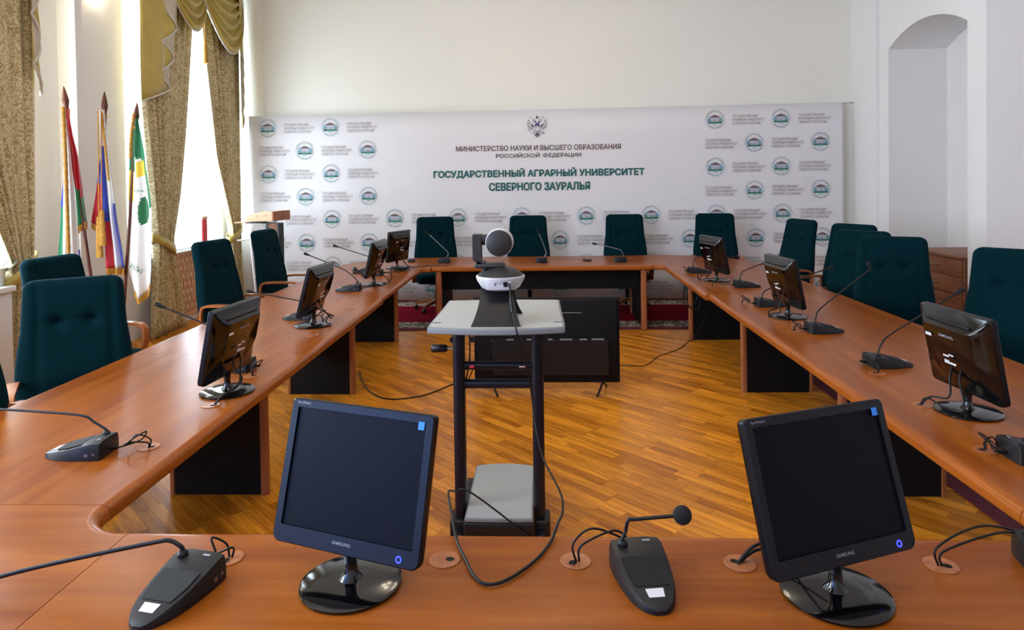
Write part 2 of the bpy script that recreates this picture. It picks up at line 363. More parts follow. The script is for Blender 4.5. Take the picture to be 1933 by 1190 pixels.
near = sorted([c for c in cells if -1.55 < c[0].x < 1.6 and 3.25 < c[0].y < 7.9], key=lambda c: c[0].length)[:300]
nset = set(id(c) for c in near)
for c in near:
    obj('plank', plank_me, floor, None, T(c[0].x, c[0].y, 0) @ FR)
mb = MB()
for c in cells:
    if id(c) in nset: continue
    a, b = PLX / 2 - .0006, PLW / 2 - .0006; x, y = c[1], c[2]
    mb.add([(x - a, y - b, 0), (x + a, y - b, 0), (x + a, y + b, 0), (x - a, y + b, 0)], [(0, 1, 2, 3)])
stuff(mb.build('parquet_field', 'oak_isl', floor, M4=FR))

# windows: frame, panes, sill; the fourth is unseen and only adds light
for n, (a, b) in enumerate(WINS):
    wd = b - a; xf = XL - .30
    wo = struct(MB().box((xf, a + .04, (ZS + ZT) / 2), (.07, .08, ZT - ZS)).box((xf, b - .04, (ZS + ZT) / 2), (.07, .08, ZT - ZS))
        .box((xf, (a + b) / 2, ZS + .04), (.07, wd - .16, .08)).box((xf, (a + b) / 2, ZT - .04), (.07, wd - .16, .08))
        .box((xf, (a + b) / 2, (ZS + ZT) / 2), (.07, .09, ZT - ZS - .16)).box((xf, (a + b) / 2, 3.2), (.068, wd - .16, .07)).build('window_%d' % (n + 1), 'white'))
    for y0, y1 in ((a + .08, (a + b) / 2 - .045), ((a + b) / 2 + .045, b - .08)):
        for z0, z1 in ((ZS + .08, 3.165), (3.235, ZT - .08)):
            MB().poly([(xf, y0, z0), (xf, y1, z0), (xf, y1, z1), (xf, y0, z1)]).build('pane', ('pane', 'pane_near', 'pane_sky', 'pane_side')[n], wo)
    MB().rbox((XL - .10, (a + b) / 2, ZS + .012), (.36, wd - .01, .03), .006).build('window_sill', 'white', wo, 40)

# lamps: two unseen chandeliers added for fill light, and two wall sconces
for i, (x, y) in enumerate(((0., 1.6), (0., 6.2))):
    t = thing('chandelier', ['brass chandelier with six opal globes over the near end of the tables', 'brass chandelier with six opal globes over the far end of the tables'][i], 'ceiling lamp', (x, y, 4.8), 0, 'ceiling chandeliers')
    MB().tube([(0, 0, 0), (0, 0, -.62)], .012).lathe([(.001, -.03), (.07, -.03), (.06, 0), (.001, 0)], 20).lathe([(.001, -.70), (.05, -.68), (.06, -.62), (.03, -.56), (.001, -.55)], 20).build('stem', 'chrome', t, 50)
    for k in range(6):
        c, s_ = math.cos(k * PI / 3), math.sin(k * PI / 3)
        MB().tube(spline([(0, 0, -.64), (.2 * c, .2 * s_, -.70), (.42 * c, .42 * s_, -.62), (.45 * c, .45 * s_, -.52)], 5), .009).build('arm', 'chrome', t, 60)
        MB().lathe([(.001, -.54), (.06, -.52), (.105, -.45), (.12, -.40), (.105, -.35), (.06, -.29), (.001, -.27)], 20, M4=T(.45 * c, .45 * s_, 0)).build('globe', 'globe', t, 80)
for i, y in enumerate((6.93, 2.95)):
    t = thing('wall_sconce', ['white glass wall sconce between flags and golden curtain', 'white glass wall sconce beside the nearer window'][i], 'wall lamp', (XL, y, 3.775), 0, 'wall sconces')
    MB().rbox((.015, 0, .05), (.03, .12, .20), .008).build('back_plate', 'white', t, 40)
    MB().loft([[((.02 + r * math.sin(PI * k / 16)), -r * math.cos(PI * k / 16), z) for k in range(17)] for r, z in ((.05, -.075), (.09, -.05), (.11, 0), (.12, .08), (.125, .14))], closed=False, cap=False).build('glass_bowl', 'globe', t, 60)

# ------------------------------------------------------------------ curtains
def lerp_tab(tab, z):
    for (z0, a), (z1, b) in zip(tab, tab[1:]):
        if z0 >= z >= z1: return a + (b - a) * (z0 - z) / (z0 - z1)
    return tab[-1][1] if z < tab[-1][0] else tab[0][1]
def drape(parent, yl, yr, ztop, zbot, x0, n, amp, name, m, lean=None):
    nu, nv = 110, 40
    def fn(u, v):
        z = ztop + (zbot - ztop) * v; a, b = lerp_tab(yl, z), lerp_tab(yr, z); k = (b - a) / 1.0
        y = a + (b - a) * u + .010 * math.sin(u * 31 + v * 3)
        ph = 2 * PI * n * u + .5 * math.sin(3.2 * v + u * 4)
        return (x0 + amp * (math.sin(ph) + .35 * math.sin(2.3 * ph + 1)) * (.65 + .35 * math.sin(5 * u + 2 * v)), y, z)
    o = MB().grid(fn, nu, nv).build(name, m, parent, 180); uvgrid(o.data, nu, nv, 2.0, 3.4 * (ztop - zbot) / 3); return solidify(o, .004)
def jabot(parent, ys, xs, zb, ztop, name, mlist):
    """cascade tail of zig-zag pleats; lining shows on the return folds"""
    mb = MB(); n = len(ys) - 1; per = 10
    for k in range(n):
        def fn(u, v, k=k):
            y = ys[k] + (ys[k + 1] - ys[k]) * u; x = xs[k] + (xs[k + 1] - xs[k]) * u; e = zb[k] + (zb[k + 1] - zb[k]) * u
            z = ztop + (e - ztop) * v; s_ = math.sin(PI * u)
            return (x + .022 * s_ * (.3 + v), y + .012 * math.sin(6 * v + k), z)
        mb.grid(fn, per, 14, k % 2)
    o = mb.build(name, mlist, parent, 60)
    solidify(o, .004)
    fr = []
    for k in range(n):
        for q in range(8):
            u = q / 8; fr.append((xs[k] + (xs[k + 1] - xs[k]) * u + .0286 * math.sin(PI * u), ys[k] + (ys[k + 1] - ys[k]) * u, zb[k] + (zb[k + 1] - zb[k]) * u))
    MB().tube(fr, [.010 + .004 * (i % 2) for i in range(len(fr))], 6).build('trim', 'pearl', o, 60)
    return o
def swag(parent, y0, y1, x0, ztop, depth, name):
    nu, nv = 36, 44
    def fn(u, v):
        s_ = math.sin(PI * u) ** .75; drop = depth * (.10 + .90 * v) * s_ + (1 - s_) * .10 * v
        fold = math.sin(v * 2 * PI * 5.5) * .045 * s_
        return (x0 + .13 * s_ * (.35 + .65 * v) + fold + .02 * v, y0 + (y1 - y0) * (u + .02 * math.sin(v * 30) * (1 - s_)), ztop - drop + .3 * fold)
    o = solidify(MB().grid(fn, nu, nv).build(name, 'satin_gold', parent, 180), .004)
    MB().tube([Vector(fn(k / 40, 1.)) for k in range(41)], [.010 + .005 * (k % 2) for k in range(41)], 6).build('trim', 'pearl', o, 60)
    return o
LBL = [('golden damask drapes with satin swags at the window beside the banner', 'white voile curtain glowing behind golden drapes beside the banner'),
       ('golden damask drapes with satin tail at the left edge of the picture', 'white voile curtain at the window nearest the left edge')]
for i, dy in enumerate((0., -4.04)):
    X0 = -4.40
    t = thing('curtain', LBL[i][0], 'curtain', (0, dy, 0), 0, 'window curtains')
    MB().tube([(X0 - .06, 7.22, 4.5), (X0 - .06, 9.9, 4.5)], .018, 12).build('curtain_rod', 'gold', t, 60)
    drape(t, [(4.4, 7.38), (2.7, 7.40), (1.12, 7.60), (.95, 7.60), (0.0, 7.45)], [(4.4, 8.55), (3.7, 8.50), (2.4, 8.28), (1.6, 8.10), (1.12, 7.93), (.95, 7.92), (.5, 8.08), (0., 8.16)], 4.5, .02, X0, 7.5, .046, 'drape', 'damask')
    drape(t, [(4.4, 8.70), (3.7, 8.74), (2.1, 9.02), (1.4, 9.33), (1.12, 9.46), (.9, 9.46), (0., 9.44)], [(4.4, 9.85), (1.6, 9.76), (1.12, 9.72), (.9, 9.72), (0, 9.78)], 4.5, .02, X0 + .01, 6.5, .042, 'drape', 'damask')
    for ya, yb in ((7.575, 7.955), (9.43, 9.75)):
        ym_ = (ya + yb) / 2; hw = (yb - ya) / 2
        rings = [[(X0 + .075 * math.cos(a) + (.0), ym_ + (hw + .03) * math.sin(a), 1.05 - .10 * math.sin(a) * (1 if ya < 8 else -1) + h) for a in [2 * PI * k / 28 for k in range(28)]] for h in (-.05, .05)]
        solidify(MB().loft(rings, cap=False).build('tie_back', 'satin_gold', t, 60), .006)
    jabot(t, [7.36, 7.79, 7.60, 7.84, 7.66, 7.88, 7.72], [X0 + .02, X0 + .10, X0 + .06, X0 + .13, X0 + .09, X0 + .15, X0 + .12], [2.68, 2.86, 3.02, 3.22, 3.40, 3.58, 3.74], 4.5, 'valance_tail', ['satin_gold', 'lining'])
    jabot(t, [9.86, 9.68, 9.80, 9.64, 9.77, 9.60], [X0 + .03, X0 + .11, X0 + .07, X0 + .13, X0 + .09, X0 + .14], [2.55, 2.80, 3.0, 3.22, 3.42, 3.62], 4.5, 'valance_tail', ['satin_gold', 'lining'])
    swag(t, 7.70, 8.80, X0 + .03, 4.5, .86, 'swag'); swag(t, 8.52, 9.86, X0 + .06, 4.5, .97, 'swag')
    MB().tube([(X0 + .12, 8.62, 4.2), (X0 + .12, 8.62, 3.62)], .006).lathe([(.001, 3.62), (.022, 3.60), (.016, 3.56), (.024, 3.54), (.032, 3.30), (.001, 3.30)], 14, M4=T(X0 + .12, 8.62, 0)).build('tassel', 'gold', t, 60)
    nu, nv = 130, 12
    def sf(u, v): return (-4.69 + .014 * math.sin(u * 2 * PI * 24) + .008 * math.sin(u * 41), 7.34 + 2.35 * u, 4.4 + (.95 - 4.4) * v + .0 * u)
    o = tag(MB().grid(sf, nu, nv).build('sheer_curtain', 'sheer', None, 180, (0, dy, 0)), LBL[i][1], 'curtain', 'voile curtains')

# radiator screen of perforated beech under the far window, white cabinet under the near one
t = thing('radiator_screen', 'perforated beech radiator screen under the window by golden drapes', 'radiator cover', (-4.545, 0, 0))
mb = MB(); a, b, z0, z1 = 7.95, 9.70, .06, .895; ny, nz = 70, 33; th = .018
def slot(i, j): return i % 2 == 1 and j not in (0, 1, nz - 1, nz - 2) and ((j + 4 * ((i // 2) % 2)) % 8) not in (0, 1) and 2 < i < ny - 3
Yv = [a + (b - a) * i / ny for i in range(ny + 1)]; Zv = [z0 + (z1 - z0) * j / nz for j in range(nz + 1)]
idx = lambda i, j: j * (ny + 1) + i
mb.add([(0, y, z) for z in Zv for y in Yv], [(idx(i, j), idx(i + 1, j), idx(i + 1, j + 1), idx(i, j + 1)) for j in range(nz) for i in range(ny) if not slot(i, j)])
solidify(mb.build('panel', 'beech', t), th, -1)
MB().box((-.03, (a + b) / 2, .03), (.02, b - a, .06)).build('plinth', 'white', t)
MB().rbox((-.005, 8.6, .909), (.14, 2.25, .024), .005).build('sill_board', 'white', t, 40)
t = thing('radiator_cabinet', 'white boxed radiator cover below the left edge window', 'radiator cover', (0, 0, 0))
MB().rbox((-4.475, 4.78, .45), (.27, 1.22, .90), .004).build('body', 'white', t, 40); MB().rbox((-4.465, 4.78, .925), (.31, 1.26, .05), .012).build('sill_board', 'white', t, 40)
# pot with wilted plant on that sill
t = thing('plant_pot', 'small white flower pot with one broad leaf on left sill', 'plant pot', (-4.42, 5.32, .95))
MB().lathe([(.001, 0), (.055, 0), (.075, .14), (.082, .15), (.075, .15), (.066, .13), (.001, .12)], 24).build('pot', 'ceramic', t, 40)
def leaf(u, v): return ((u - .5) * .11 * math.sin(PI * min(1, v * .9 + .12)) + .02 + .03 * v, .03 + .16 * v, .12 + .12 * v - .6 * (u - .5) ** 2 * .1)
solidify(MB().grid(leaf, 6, 10).build('leaf', 'leaf', t, 180), .003)
MB().tube(spline([(0, .02, .12), (.03, .10, .20), (.05, .16, .26), (.06, .15, .30)], 4), .004, 6).build('stem', 'leaf', t, 60)
# red box on the far sill
t = thing('red_box', 'narrow red box with wooden ends on the window sill', 'box', (-4.505, 8.93, .9215))
MB().rbox((0, 0, .20), (.022, .12, .32), .004).build('body', 'redbox', t, 40); MB().rbox((0, 0, .02), (.03, .14, .04), .006).build('foot', 'beech', t, 40); MB().rbox((0, 0, .38), (.03, .14, .04), .006).build('cap', 'beech', t, 40)

# ------------------------------------------------------------------ rugs
def rug(name, label, x0, x1, y0, y1):
    t = thing(name, label, 'rug', ((x0 + x1) / 2, (y0 + y1) / 2, 0)); hx, hy = (x1 - x0) / 2, (y1 - y0) / 2
    def frame(o, i, h, nm, m):
        mb = MB(); a, b, c, d = hx - o, hy - o, hx - i, hy - i
        P = [(-a, -b), (a, -b), (a, b), (-a, b)]; Q = [(-c, -d), (c, -d), (c, d), (-c, d)]
        for k in range(4):
            j = (k + 1) % 4; q = [P[k], P[j], Q[j], Q[k]]
            mb.add([(x, y, z) for z in (.0005, h) for x, y in q], [(4, 5, 6, 7), (0, 1, 5, 4), (1, 2, 6, 5), (2, 3, 7, 6), (3, 0, 4, 7)])
        mb.build(nm, m, t)
    frame(0, .12, .010, 'edge_band', 'rug_dark'); frame(.12, .44, .0105, 'border', 'rug_border')
    MB().box((0, 0, .0055), (2 * hx - .88, 2 * hy - .88, .010)).build('field', 'rug_red', t); return t
rug('carpet', 'red carpet with patterned border between back table and banner', -3.2, 3.0, 7.90, 9.84)
rug('carpet', 'dark red carpet with speckled border beneath the right hand chairs', 2.26, 4.4, -.6, 7.3)

# ================================================================== TABLES
ZTOP, TH = .75, .055
def slab(outline, flags, z0, z1, r, steps=5):
    """outline CCW (x,y); flags[i] says edge i -> i+1 is bull-nosed. material 0 top, 1 rounded edge, 2 seam faces"""
    n = len(outline); offs = []
    for i in range(n):
        p0, p, p1 = Vector(outline[i - 1]), Vector(outline[i]), Vector(outline[(i + 1) % n])
        e1, e2 = (p - p0).normalized(), (p1 - p).normalized(); n1, n2 = Vector((-e1.y, e1.x)), Vector((-e2.y, e2.x))
        d1, d2 = (1. if flags[i - 1] else .0), (1. if flags[i] else .0); det = n1.x * n2.y - n1.y * n2.x
        offs.append(Vector(((d1 * n2.y - d2 * n1.y) / det, (n1.x * d2 - n2.x * d1) / det)) if abs(det) > .05 else (n1 + n2) * .5 * ((d1 + d2) / 2))
    rings = []; rb = r * .45
    for k in range(steps, -1, -1):
        a = PI / 2 * k / steps; rings.append((rb * (1 - math.cos(a)), z0 + rb * (1 - math.sin(a))))
    rings = [(o, z) for o, z in rings]
    for k in range(steps + 1):
        a = PI / 2 * k / steps; rings.append((r * (1 - math.cos(a)), z1 - r * .62 * (1 - math.sin(a))))
    mb = MB(); N = len(rings)
    vs = [(outline[i][0] + offs[i].x * o, outline[i][1] + offs[i].y * o, z) for o, z in rings for i in range(n)]
    fs, ms = [], []
    for k in range(N - 1):
        for i in range(n):
            j = (i + 1) % n; fs.append((k * n + i, k * n + j, (k + 1) * n + j, (k + 1) * n + i)); ms.append(1 if flags[i] else 2)
    fs.append(tuple(range(n - 1, -1, -1))); ms.append(2); fs.append(tuple((N - 1) * n + i for i in range(n))); ms.append(0)
    mb.add(vs, fs); mb.m = ms; return mb
def grommet(parent, x, y, rot=0., z=ZTOP):
    mb = MB().lathe([(.041, z + .0002), (.041, z + .0022), (.038, z + .0032), (.034, z + .0026), (.001, z + .0024)], 28, 0, M4=T(x, y, 0), cap=False)
    c, s_ = math.cos(rot), math.sin(rot)
    mb.add([(x + c * a - s_ * b, y + s_ * a + c * b, z + .0031) for a, b in [(.014 + .012 * math.cos(k * PI / 5), .010 * math.sin(k * PI / 5)) for k in range(10)]], [tuple(range(10))], 1)
    return mb.build('grommet', ['wz', 'blackp'], parent, 40)
def leg_x(parent, x0, x1, y, z1=ZTOP - TH):
    """black panel standing across a side table, wooden nosing on both ends (x0 outer, x1 inner)"""
    s_ = 1 if x1 > x0 else -1
    MB().box(((x0 + x1) / 2, y, z1 / 2), (abs(x1 - x0) - .05, .030, z1)).build('leg_panel', 'blackp', parent)
    MB().loft([[(x1 - s_ * .025 + q[0], y + q[1], z) for q in rrect(.050, .046, .020, 4)] for z in (0, z1)]).build('leg_nosing', 'wz', parent, 40)
    MB().loft([[(x0 + s_ * .020 + q[0], y + q[1], z) for q in rrect(.030, .040, .010, 4)] for z in (0, z1)]).build('leg_nosing', 'wz', parent, 40)
G = .0012
def side_table(name, label, xo, xi, y0, y1, legy, groms, rz=0.):
    cx, cy = (xo + xi) / 2, (y0 + y1) / 2; t = thing(name, label, 'table', (cx, cy, 0), rz, 'side table sections')
    a, b = abs(xi - xo) / 2, (y1 - y0) / 2 - G
    slab([(-a, -b), (a, -b), (a, b), (-a, b)], [False, True, False, True], ZTOP - TH, ZTOP, .036).build('tabletop', ['wy', 'wey', 'wey'], t, 35)
    s_ = 1 if xi > xo else -1
    leg_x(t, xi - s_ * .76 - cx, xi - s_ * .185 - cx, legy - cy)
    MB().box((xi - s_ * .62 - cx, -.02, .53), (.018, (y1 - y0) - .3, .30)).build('modesty_panel', 'blackp', t)
    for x, y, r in groms: grommet(t, x - cx, y - cy, r)
    return t
LI, LO, RI, RO = -1.372, -2.470, 1.418, 2.535
side_table('conference_table', 'left wing table section nearest the camera, with desk microphone and rear-facing monitor', LO, LI, 2.077, 3.950, 3.765, [(-1.515, 3.023, -.6), (-1.521, 2.539, 0), (-1.527, 3.490, .5)])
side_table('conference_table', 'middle section of left wing table, empty grommet near its inner edge', LO, LI, 3.950, 5.802, 5.562, [(-1.515, 4.406, 0), (-1.539, 5.362, 0), (-1.59, 4.861, 0)])
side_table('conference_table', 'far section of left wing table below the narrow seen monitor', LO - .01, LI - .022, 5.802, 7.700, 7.372, [(-1.55, 6.28, 0), (-1.55, 6.78, 0), (-1.55, 7.26, 0)])
side_table('conference_table', 'right wing table section nearest the camera, largest monitor on it', RO, RI + .003, 2.09, 3.985, 3.785, [(1.648, 3.026, PI), (1.686, 3.512, PI), (1.60, 2.53, PI)])
side_table('conference_table', 'middle section of right wing table with two microphones and a monitor', RO - .01, RI, 3.985, 5.89, 5.600, [(1.626, 4.476, PI), (1.613, 4.897, PI), (1.579, 5.454, PI)])
side_table('conference_table', 'far section of right wing table with a coiled cable hanging below', RO - .03, RI - .035, 5.89, 7.775, 7.41, [(1.553, 6.305, PI), (1.55, 6.73, PI), (1.52, 7.19, PI)])
# far corner units: quarter-round outside, concave inside
def corner_far(label, xi, xo, y0, xs, yf, yb):
    """xi inner side edge, xo outer edge, y0 seam to the wing, xs seam to the back table, yf inner edge of the back run, yb its outer edge"""
    s_ = 1 if xi > xo else -1; ox, oy = xi, y0; t = thing('corner_table', label, 'table', (ox, oy, 0), 0, 'corner tables')
    def P(x, y): return ((x - ox), (y - oy))
    pts = []; fl = []
    r = .096
    # walk along: wing seam inner -> concave inner corner -> back seam inner -> back seam outer -> round outer corner -> wing seam outer
    cxx, cyy = xi + s_ * r, yf - r
    inner = [(cxx - s_ * r * math.cos(a), cyy + r * math.sin(a)) for a in [PI / 2 * k / 8 for k in range(9)]]
    rx, ry = abs(xo - (xi - s_ * .02)), yb - (y0 + .15)
    outer = [((xi - s_ * .02) - s_ * rx * math.sin(a), (y0 + .15) + ry * math.cos(a)) for a in [PI / 2 * k / 14 for k in range(15)]]
    ring = [(xi, y0 + G)] + [p for p in inner if p[1] > y0 + .004] + [(xs - s_ * G, yf), (xs - s_ * G, yb)] + outer + [(xo, y0 + G)]
    n_in = len([p for p in inner if p[1] > y0 + .004])
    flags = [True] * (1 + n_in) + [False] + [True] * (1 + len(outer)) + [False]
    pts = [P(*p) for p in ring]
    A = sum(pts[i - 1][0] * pts[i][1] - pts[i][0] * pts[i - 1][1] for i in range(len(pts)))
    if A < 0: pts = pts[::-1]; flags = flags[::-1]; flags = flags[1:] + flags[:1]
    slab(pts, flags, ZTOP - TH, ZTOP, .036).build('tabletop', ['wx', 'wex', 'wex'], t, 35)
    MB().tube([(-s_ * .55, .55, .0112), (-s_ * .55, .55, ZTOP - TH)], .03, 16).lathe([(.001, 0), (.12, 0), (.12, .015), (.03, .03), (.001, .03)], 24, M4=T(-s_ * .55, .55, .0112)).build('leg', 'blackp', t, 40)
    return t
c1t = corner_far('far left rounded corner table holding a monitor and a mouse', LI - .024, LO - .03, 7.700, -1.290, 7.800, 8.86)
c2t = corner_far('far right rounded corner table with nothing standing on it', RI - .036, RO - .04, 7.775, 1.243, 7.872, 8.93)
grommet(c2t, 1.483 - (RI - .036), 7.986 - 7.775)
# back table
t = thing('conference_table', 'straight back table before the banner with three microphones', 'table', (-.023, 8.365, 0))
a, b = 1.2665 - G, .53
slab([(-a, -b), (a, -b), (a, b), (-a, b)], [True, False, True, False], ZTOP - TH, ZTOP, .036).build('tabletop', ['wx', 'wex', 'wex'], t, 35)
for s_ in (-1, 1):
    MB().box((s_ * 1.185, .02, .3532), (.030, .90, .683)).build('leg_panel', 'blackp', t)
    for yy in (-.478, .478): MB().loft([[(s_ * 1.185 + q[0], yy + q[1], z) for q in rrect(.070, .05, .020, 4)] for z in (.0112, ZTOP - TH)]).build('leg_nosing', 'wz', t, 40)
MB().box((0, -.22, .57), (2.33, .018, .26)).build('modesty_panel', 'blackp', t)
for x, y in ((.414, 8.066), (-.45, 8.06), (-1.15, 8.10), (.98, 8.06), (.0, 8.10)): grommet(t, x + .023, y - 8.365)
# near table and near corners
t = thing('conference_table', 'foreground table carrying the two monitors that face the camera', 'table', (.057, 1.40, 0))
a, b = 1.267 - G, .530
slab([(-a, -b), (a, -b), (a, b), (-a, b)], [True, False, True, False], ZTOP - TH, ZTOP, .036).build('tabletop', ['wx', 'wex', 'wex'], t, 35)
for s_ in (-1, 1):
    MB().box((s_ * 1.17, 0, .3475), (.030, .80, .695)).build('leg_panel', 'blackp', t)
    for yy in (-.43, .43): MB().loft([[(s_ * 1.17 + q[0], yy + q[1], z) for q in rrect(.070, .05, .020, 4)] for z in (0, ZTOP - TH)]).build('leg_nosing', 'wz', t, 40)
MB().box((0, .30, .55), (2.29, .018, .28)).build('modesty_panel', 'blackp', t)
for x, y, r in ((.077, 1.785, -2.2), (-.856, 1.782, -1.5), (.503, 1.780, 2.6), (1.013, 1.781, -.5), (-.27, 1.785, 0)): grommet(t, x - .057, y - 1.40, r)
def corner_near(label, s_, xi, xo, y1, xs, yf):
    t = thing('corner_table', label, 'table', (xi, y1, 0), 0, 'corner tables')
    r = min(.14, abs(xs - xi) - .006); cxx, cyy = xi + s_ * r, yf + r
    inner = [(cxx - s_ * r * math.cos(q), cyy - r * math.sin(q)) for q in [PI / 2 * k / 10 for k in range(11)]]
    inner = [p for p in inner if p[1] < y1 - .004]
    ring = [(xi, y1 - G)] + inner + [(xs - s_ * G, yf), (xs - s_ * G, yf - 1.06)] + [(xo + s_ * .5, yf - 1.06), (xo, yf - .56), (xo, y1 - G)]
    flags = [True] * (1 + len(inner)) + [False] + [True] * 3 + [False]
    pts = [(x - xi, y - y1) for x, y in ring]
    A = sum(pts[i - 1][0] * pts[i][1] - pts[i][0] * pts[i - 1][1] for i in range(len(pts)))
    if A < 0: pts = pts[::-1]; flags = flags[::-1]; flags = flags[1:] + flags[:1]
    slab(pts, flags, ZTOP - TH, ZTOP, .036).build('tabletop', ['wx', 'wex', 'wex'], t, 35)
    MB().tube([(-s_ * .5, -.6, 0), (-s_ * .5, -.6, ZTOP - TH)], .03, 16).lathe([(.001, 0), (.12, 0), (.12, .015), (.03, .03), (.001, .03)], 24, M4=T(-s_ * .5, -.6, 0)).build('leg', 'blackp', t, 40)
corner_near('near left corner table with its concave inner edge in view', 1, LI, LO, 2.077, -1.210, 1.930)
corner_near('near right corner table at the edge of the picture', -1, RI + .003, RO, 2.09, 1.324, 1.930)

# ================================================================== CHAIRS
def make_chair():
    t = thing('conference_chair', '', 'chair')
    N = 72
    def ring(z, wd, th, yc, r):
        base = rrect(wd, th, min(r, th * .49, wd * .49), 8); n = len(base)
        seglen = [0.]; 
        for i in range(n): seglen.append(seglen[-1] + math.dist(base[i], base[(i + 1) % n]))
        out = []; k = 0
        for q in range(N):
            d = seglen[-1] * q / N
            while seglen[k + 1] < d: k += 1
            f = (d - seglen[k]) / max(1e-9, seglen[k + 1] - seglen[k]); p, p2 = base[k], base[(k + 1) % n]
            x, y = p[0] + (p2[0] - p[0]) * f, p[1] + (p2[1] - p[1]) * f
            if y < 0:      # the padded front: two buttons, a cross crease and a soft belly
                dp = sum(.026 * math.exp(-((x - s_ * .085) ** 2 + (z - .985) ** 2) / .0011) for s_ in (-1, 1)) + .010 * math.exp(-((z - .985) / .018) ** 2) * math.exp(-(x / .16) ** 4)
                dp += .008 * math.exp(-((abs(x) - .185) / .016) ** 2)
                y += dp - .022 * math.exp(-((z - .70) / .12) ** 2) * math.exp(-(x / .2) ** 4)
            out.append((x, y + yc, z))
        return out
    rings = []
    zb, zt = .47, 1.175
    for k in range(31):
        tt = k / 30; z = zb + (zt - zb) * tt
        wd = .555 + .035 * math.sin(PI * min(1, tt * 1.3 + .12)) - .045 * max(0, tt - .35) / .65
        rings.append(ring(z, wd, .125 - .03 * tt, .215 + .055 * tt + .05 * tt * tt, .05))
    wd, th = .51, .095
    for a in (.25, .5, .75, 1.0, 1.2, 1.4, 1.52): rings.append(ring(zt + .055 * math.sin(a), wd - .13 * (1 - math.cos(a)), th - .075 * (1 - math.cos(a)), .320 + .006 * a, .05))
    MB().loft(rings).build('backrest', 'fabric', t, 50)
    rings = []
    for k, (s_, z) in enumerate(((.88, .385), (.97, .40), (1, .43), (1, .455), (.97, .48), (.88, .495), (.6, .505), (.2, .508))):
        rings.append([(x * s_, y * s_ - .03, z) for x, y in rrect(.54, .54, .09, 6)])
    MB().loft(rings).build('seat', 'fabric', t, 50)
    for s_ in (-1, 1):
        # closed bent-wood loop arm
        path = [(.22, .60), (.20, .655), (.13, .672), (-.02, .675), (-.16, .672), (-.215, .645), (-.225, .58), (-.205, .48), (-.17, .415), (-.06, .395), (.10, .395), (.18, .42), (.215, .50)]
        sm = [p for p in spline([(0, y, z) for y, z in path + [path[0]]], 5)][:-1]; n = len(sm); rings = []
        for i in range(n):
            tng = (sm[(i + 1) % n] - sm[i - 1]).normalized(); nn = Vector((0, -tng.z, tng.y))
            c = sm[i]; rings.append([tuple(Vector((s_ * .295 + dx, 0, 0)) + c + nn * dn) for dx, dn in ((-.028, -.011), (.028, -.011), (.030, 0), (.028, .011), (-.028, .011), (-.030, 0))])
        mb = MB(); m_ = 6; vs = [p for r in rings for p in r]
        fs = [(i * m_ + q, i * m_ + (q + 1) % m_, ((i + 1) % n) * m_ + (q + 1) % m_, ((i + 1) % n) * m_ + q) for i in range(n) for q in range(m_)]
        mb.add(vs, fs).build('armrest', 'arm', t, 35)
    MB().tube([(0, 0, .12), (0, 0, .25)], .028, 14).tube([(0, 0, .25), (0, 0, .385)], .018, 12).box((0, 0, .378), (.26, .26, .02)).tube([(.0, 0, .36), (.30, -.02, .35)], .006, 6).build('gas_lift', 'satin', t, 40)
    for k in range(5):
        c, s_ = math.cos(2 * PI * k / 5 + .3), math.sin(2 * PI * k / 5 + .3); Rm = RZ(2 * PI * k / 5 + .3)
        MB().loft([[tuple(Rm @ Vector((x, a, z + b))) for a, b in ((-w_, -h), (w_, -h), (w_, h), (-w_, h))] for x, z, w_, h in ((.02, .125, .030, .022), (.16, .112, .026, .020), (.30, .085, .020, .014))]).build('base_arm', 'arm', t, 30)
        Cm = T(.29 * c, .29 * s_, .03) @ Rm
        MB().lathe([(.001, -.022), (.026, -.020), (.030, -.008), (.030, .008), (.026, .020), (.001, .022)], 16, M4=Cm @ RX(PI / 2)).tube([(.29 * c, .29 * s_, .03), (.29 * c, .29 * s_, .08)], .008, 8).build('caster', 'satin', t, 40)
    return t
CH = [(-2.84, 3.02, 1.25, .02, 'teal fabric armchair cut off by the left edge of the picture'),
 (-2.78, 3.93, .60, -.02, 'teal armchair with broad shadowed backrest behind the nearest left table section'),
 (-3.66, 4.96, 1.42, 0, 'teal armchair with bright blue side edge standing below the flags'),
 (-3.06, 6.23, 1.40, 0, 'teal armchair with two buttons in front of the window with golden drapes'),
 (-3.12, 7.58, 1.50, 0, 'teal armchair turned sideways in front of the wooden lectern'),
 (-1.48, 9.42, .18, .01, 'leftmost of the four teal armchairs behind the back table'),
 (-.19, 9.45, .05, .01, 'second from left of the four teal armchairs behind the back table'),
 (1.14, 9.47, -.03, .01, 'third from left of the four teal armchairs behind the back table'),
 (2.36, 9.42, -.16, .01, 'rightmost of the four teal armchairs behind the back table'),
 (3.02, 8.12, -1.30, 0, 'teal armchair turned to the far right corner table before the banner edge'),
 (3.22, 7.22, -1.05, 0, 'teal armchair half hidden behind another, near the arched niche'),
 (2.98, 6.50, -.85, -.01, 'teal armchair partly covered by the broad one at the right wing table'),
 (2.87, 5.72, -.36, 0, 'broad teal armchair with two buttons facing the camera at the right wing table'),
 (3.17, 4.70, -.80, 0, 'teal armchair at the right edge of the picture beside the arched niche wall')]
ch0 = make_chair()
for i, (x, y, a, dz, lb) in enumerate(CH):
    c = ch0 if i == 0 else copy_tree(ch0)
    c.location = (x + math.sin(a) * .30, y - math.cos(a) * .30, .011 if i >= 5 else 0); c.rotation_euler = (0, 0, a); c['label'] = lb; c['category'] = 'chair'; c['group'] = 'teal conference armchairs'
    c.scale = (1, 1, 1 + dz / 1.2)

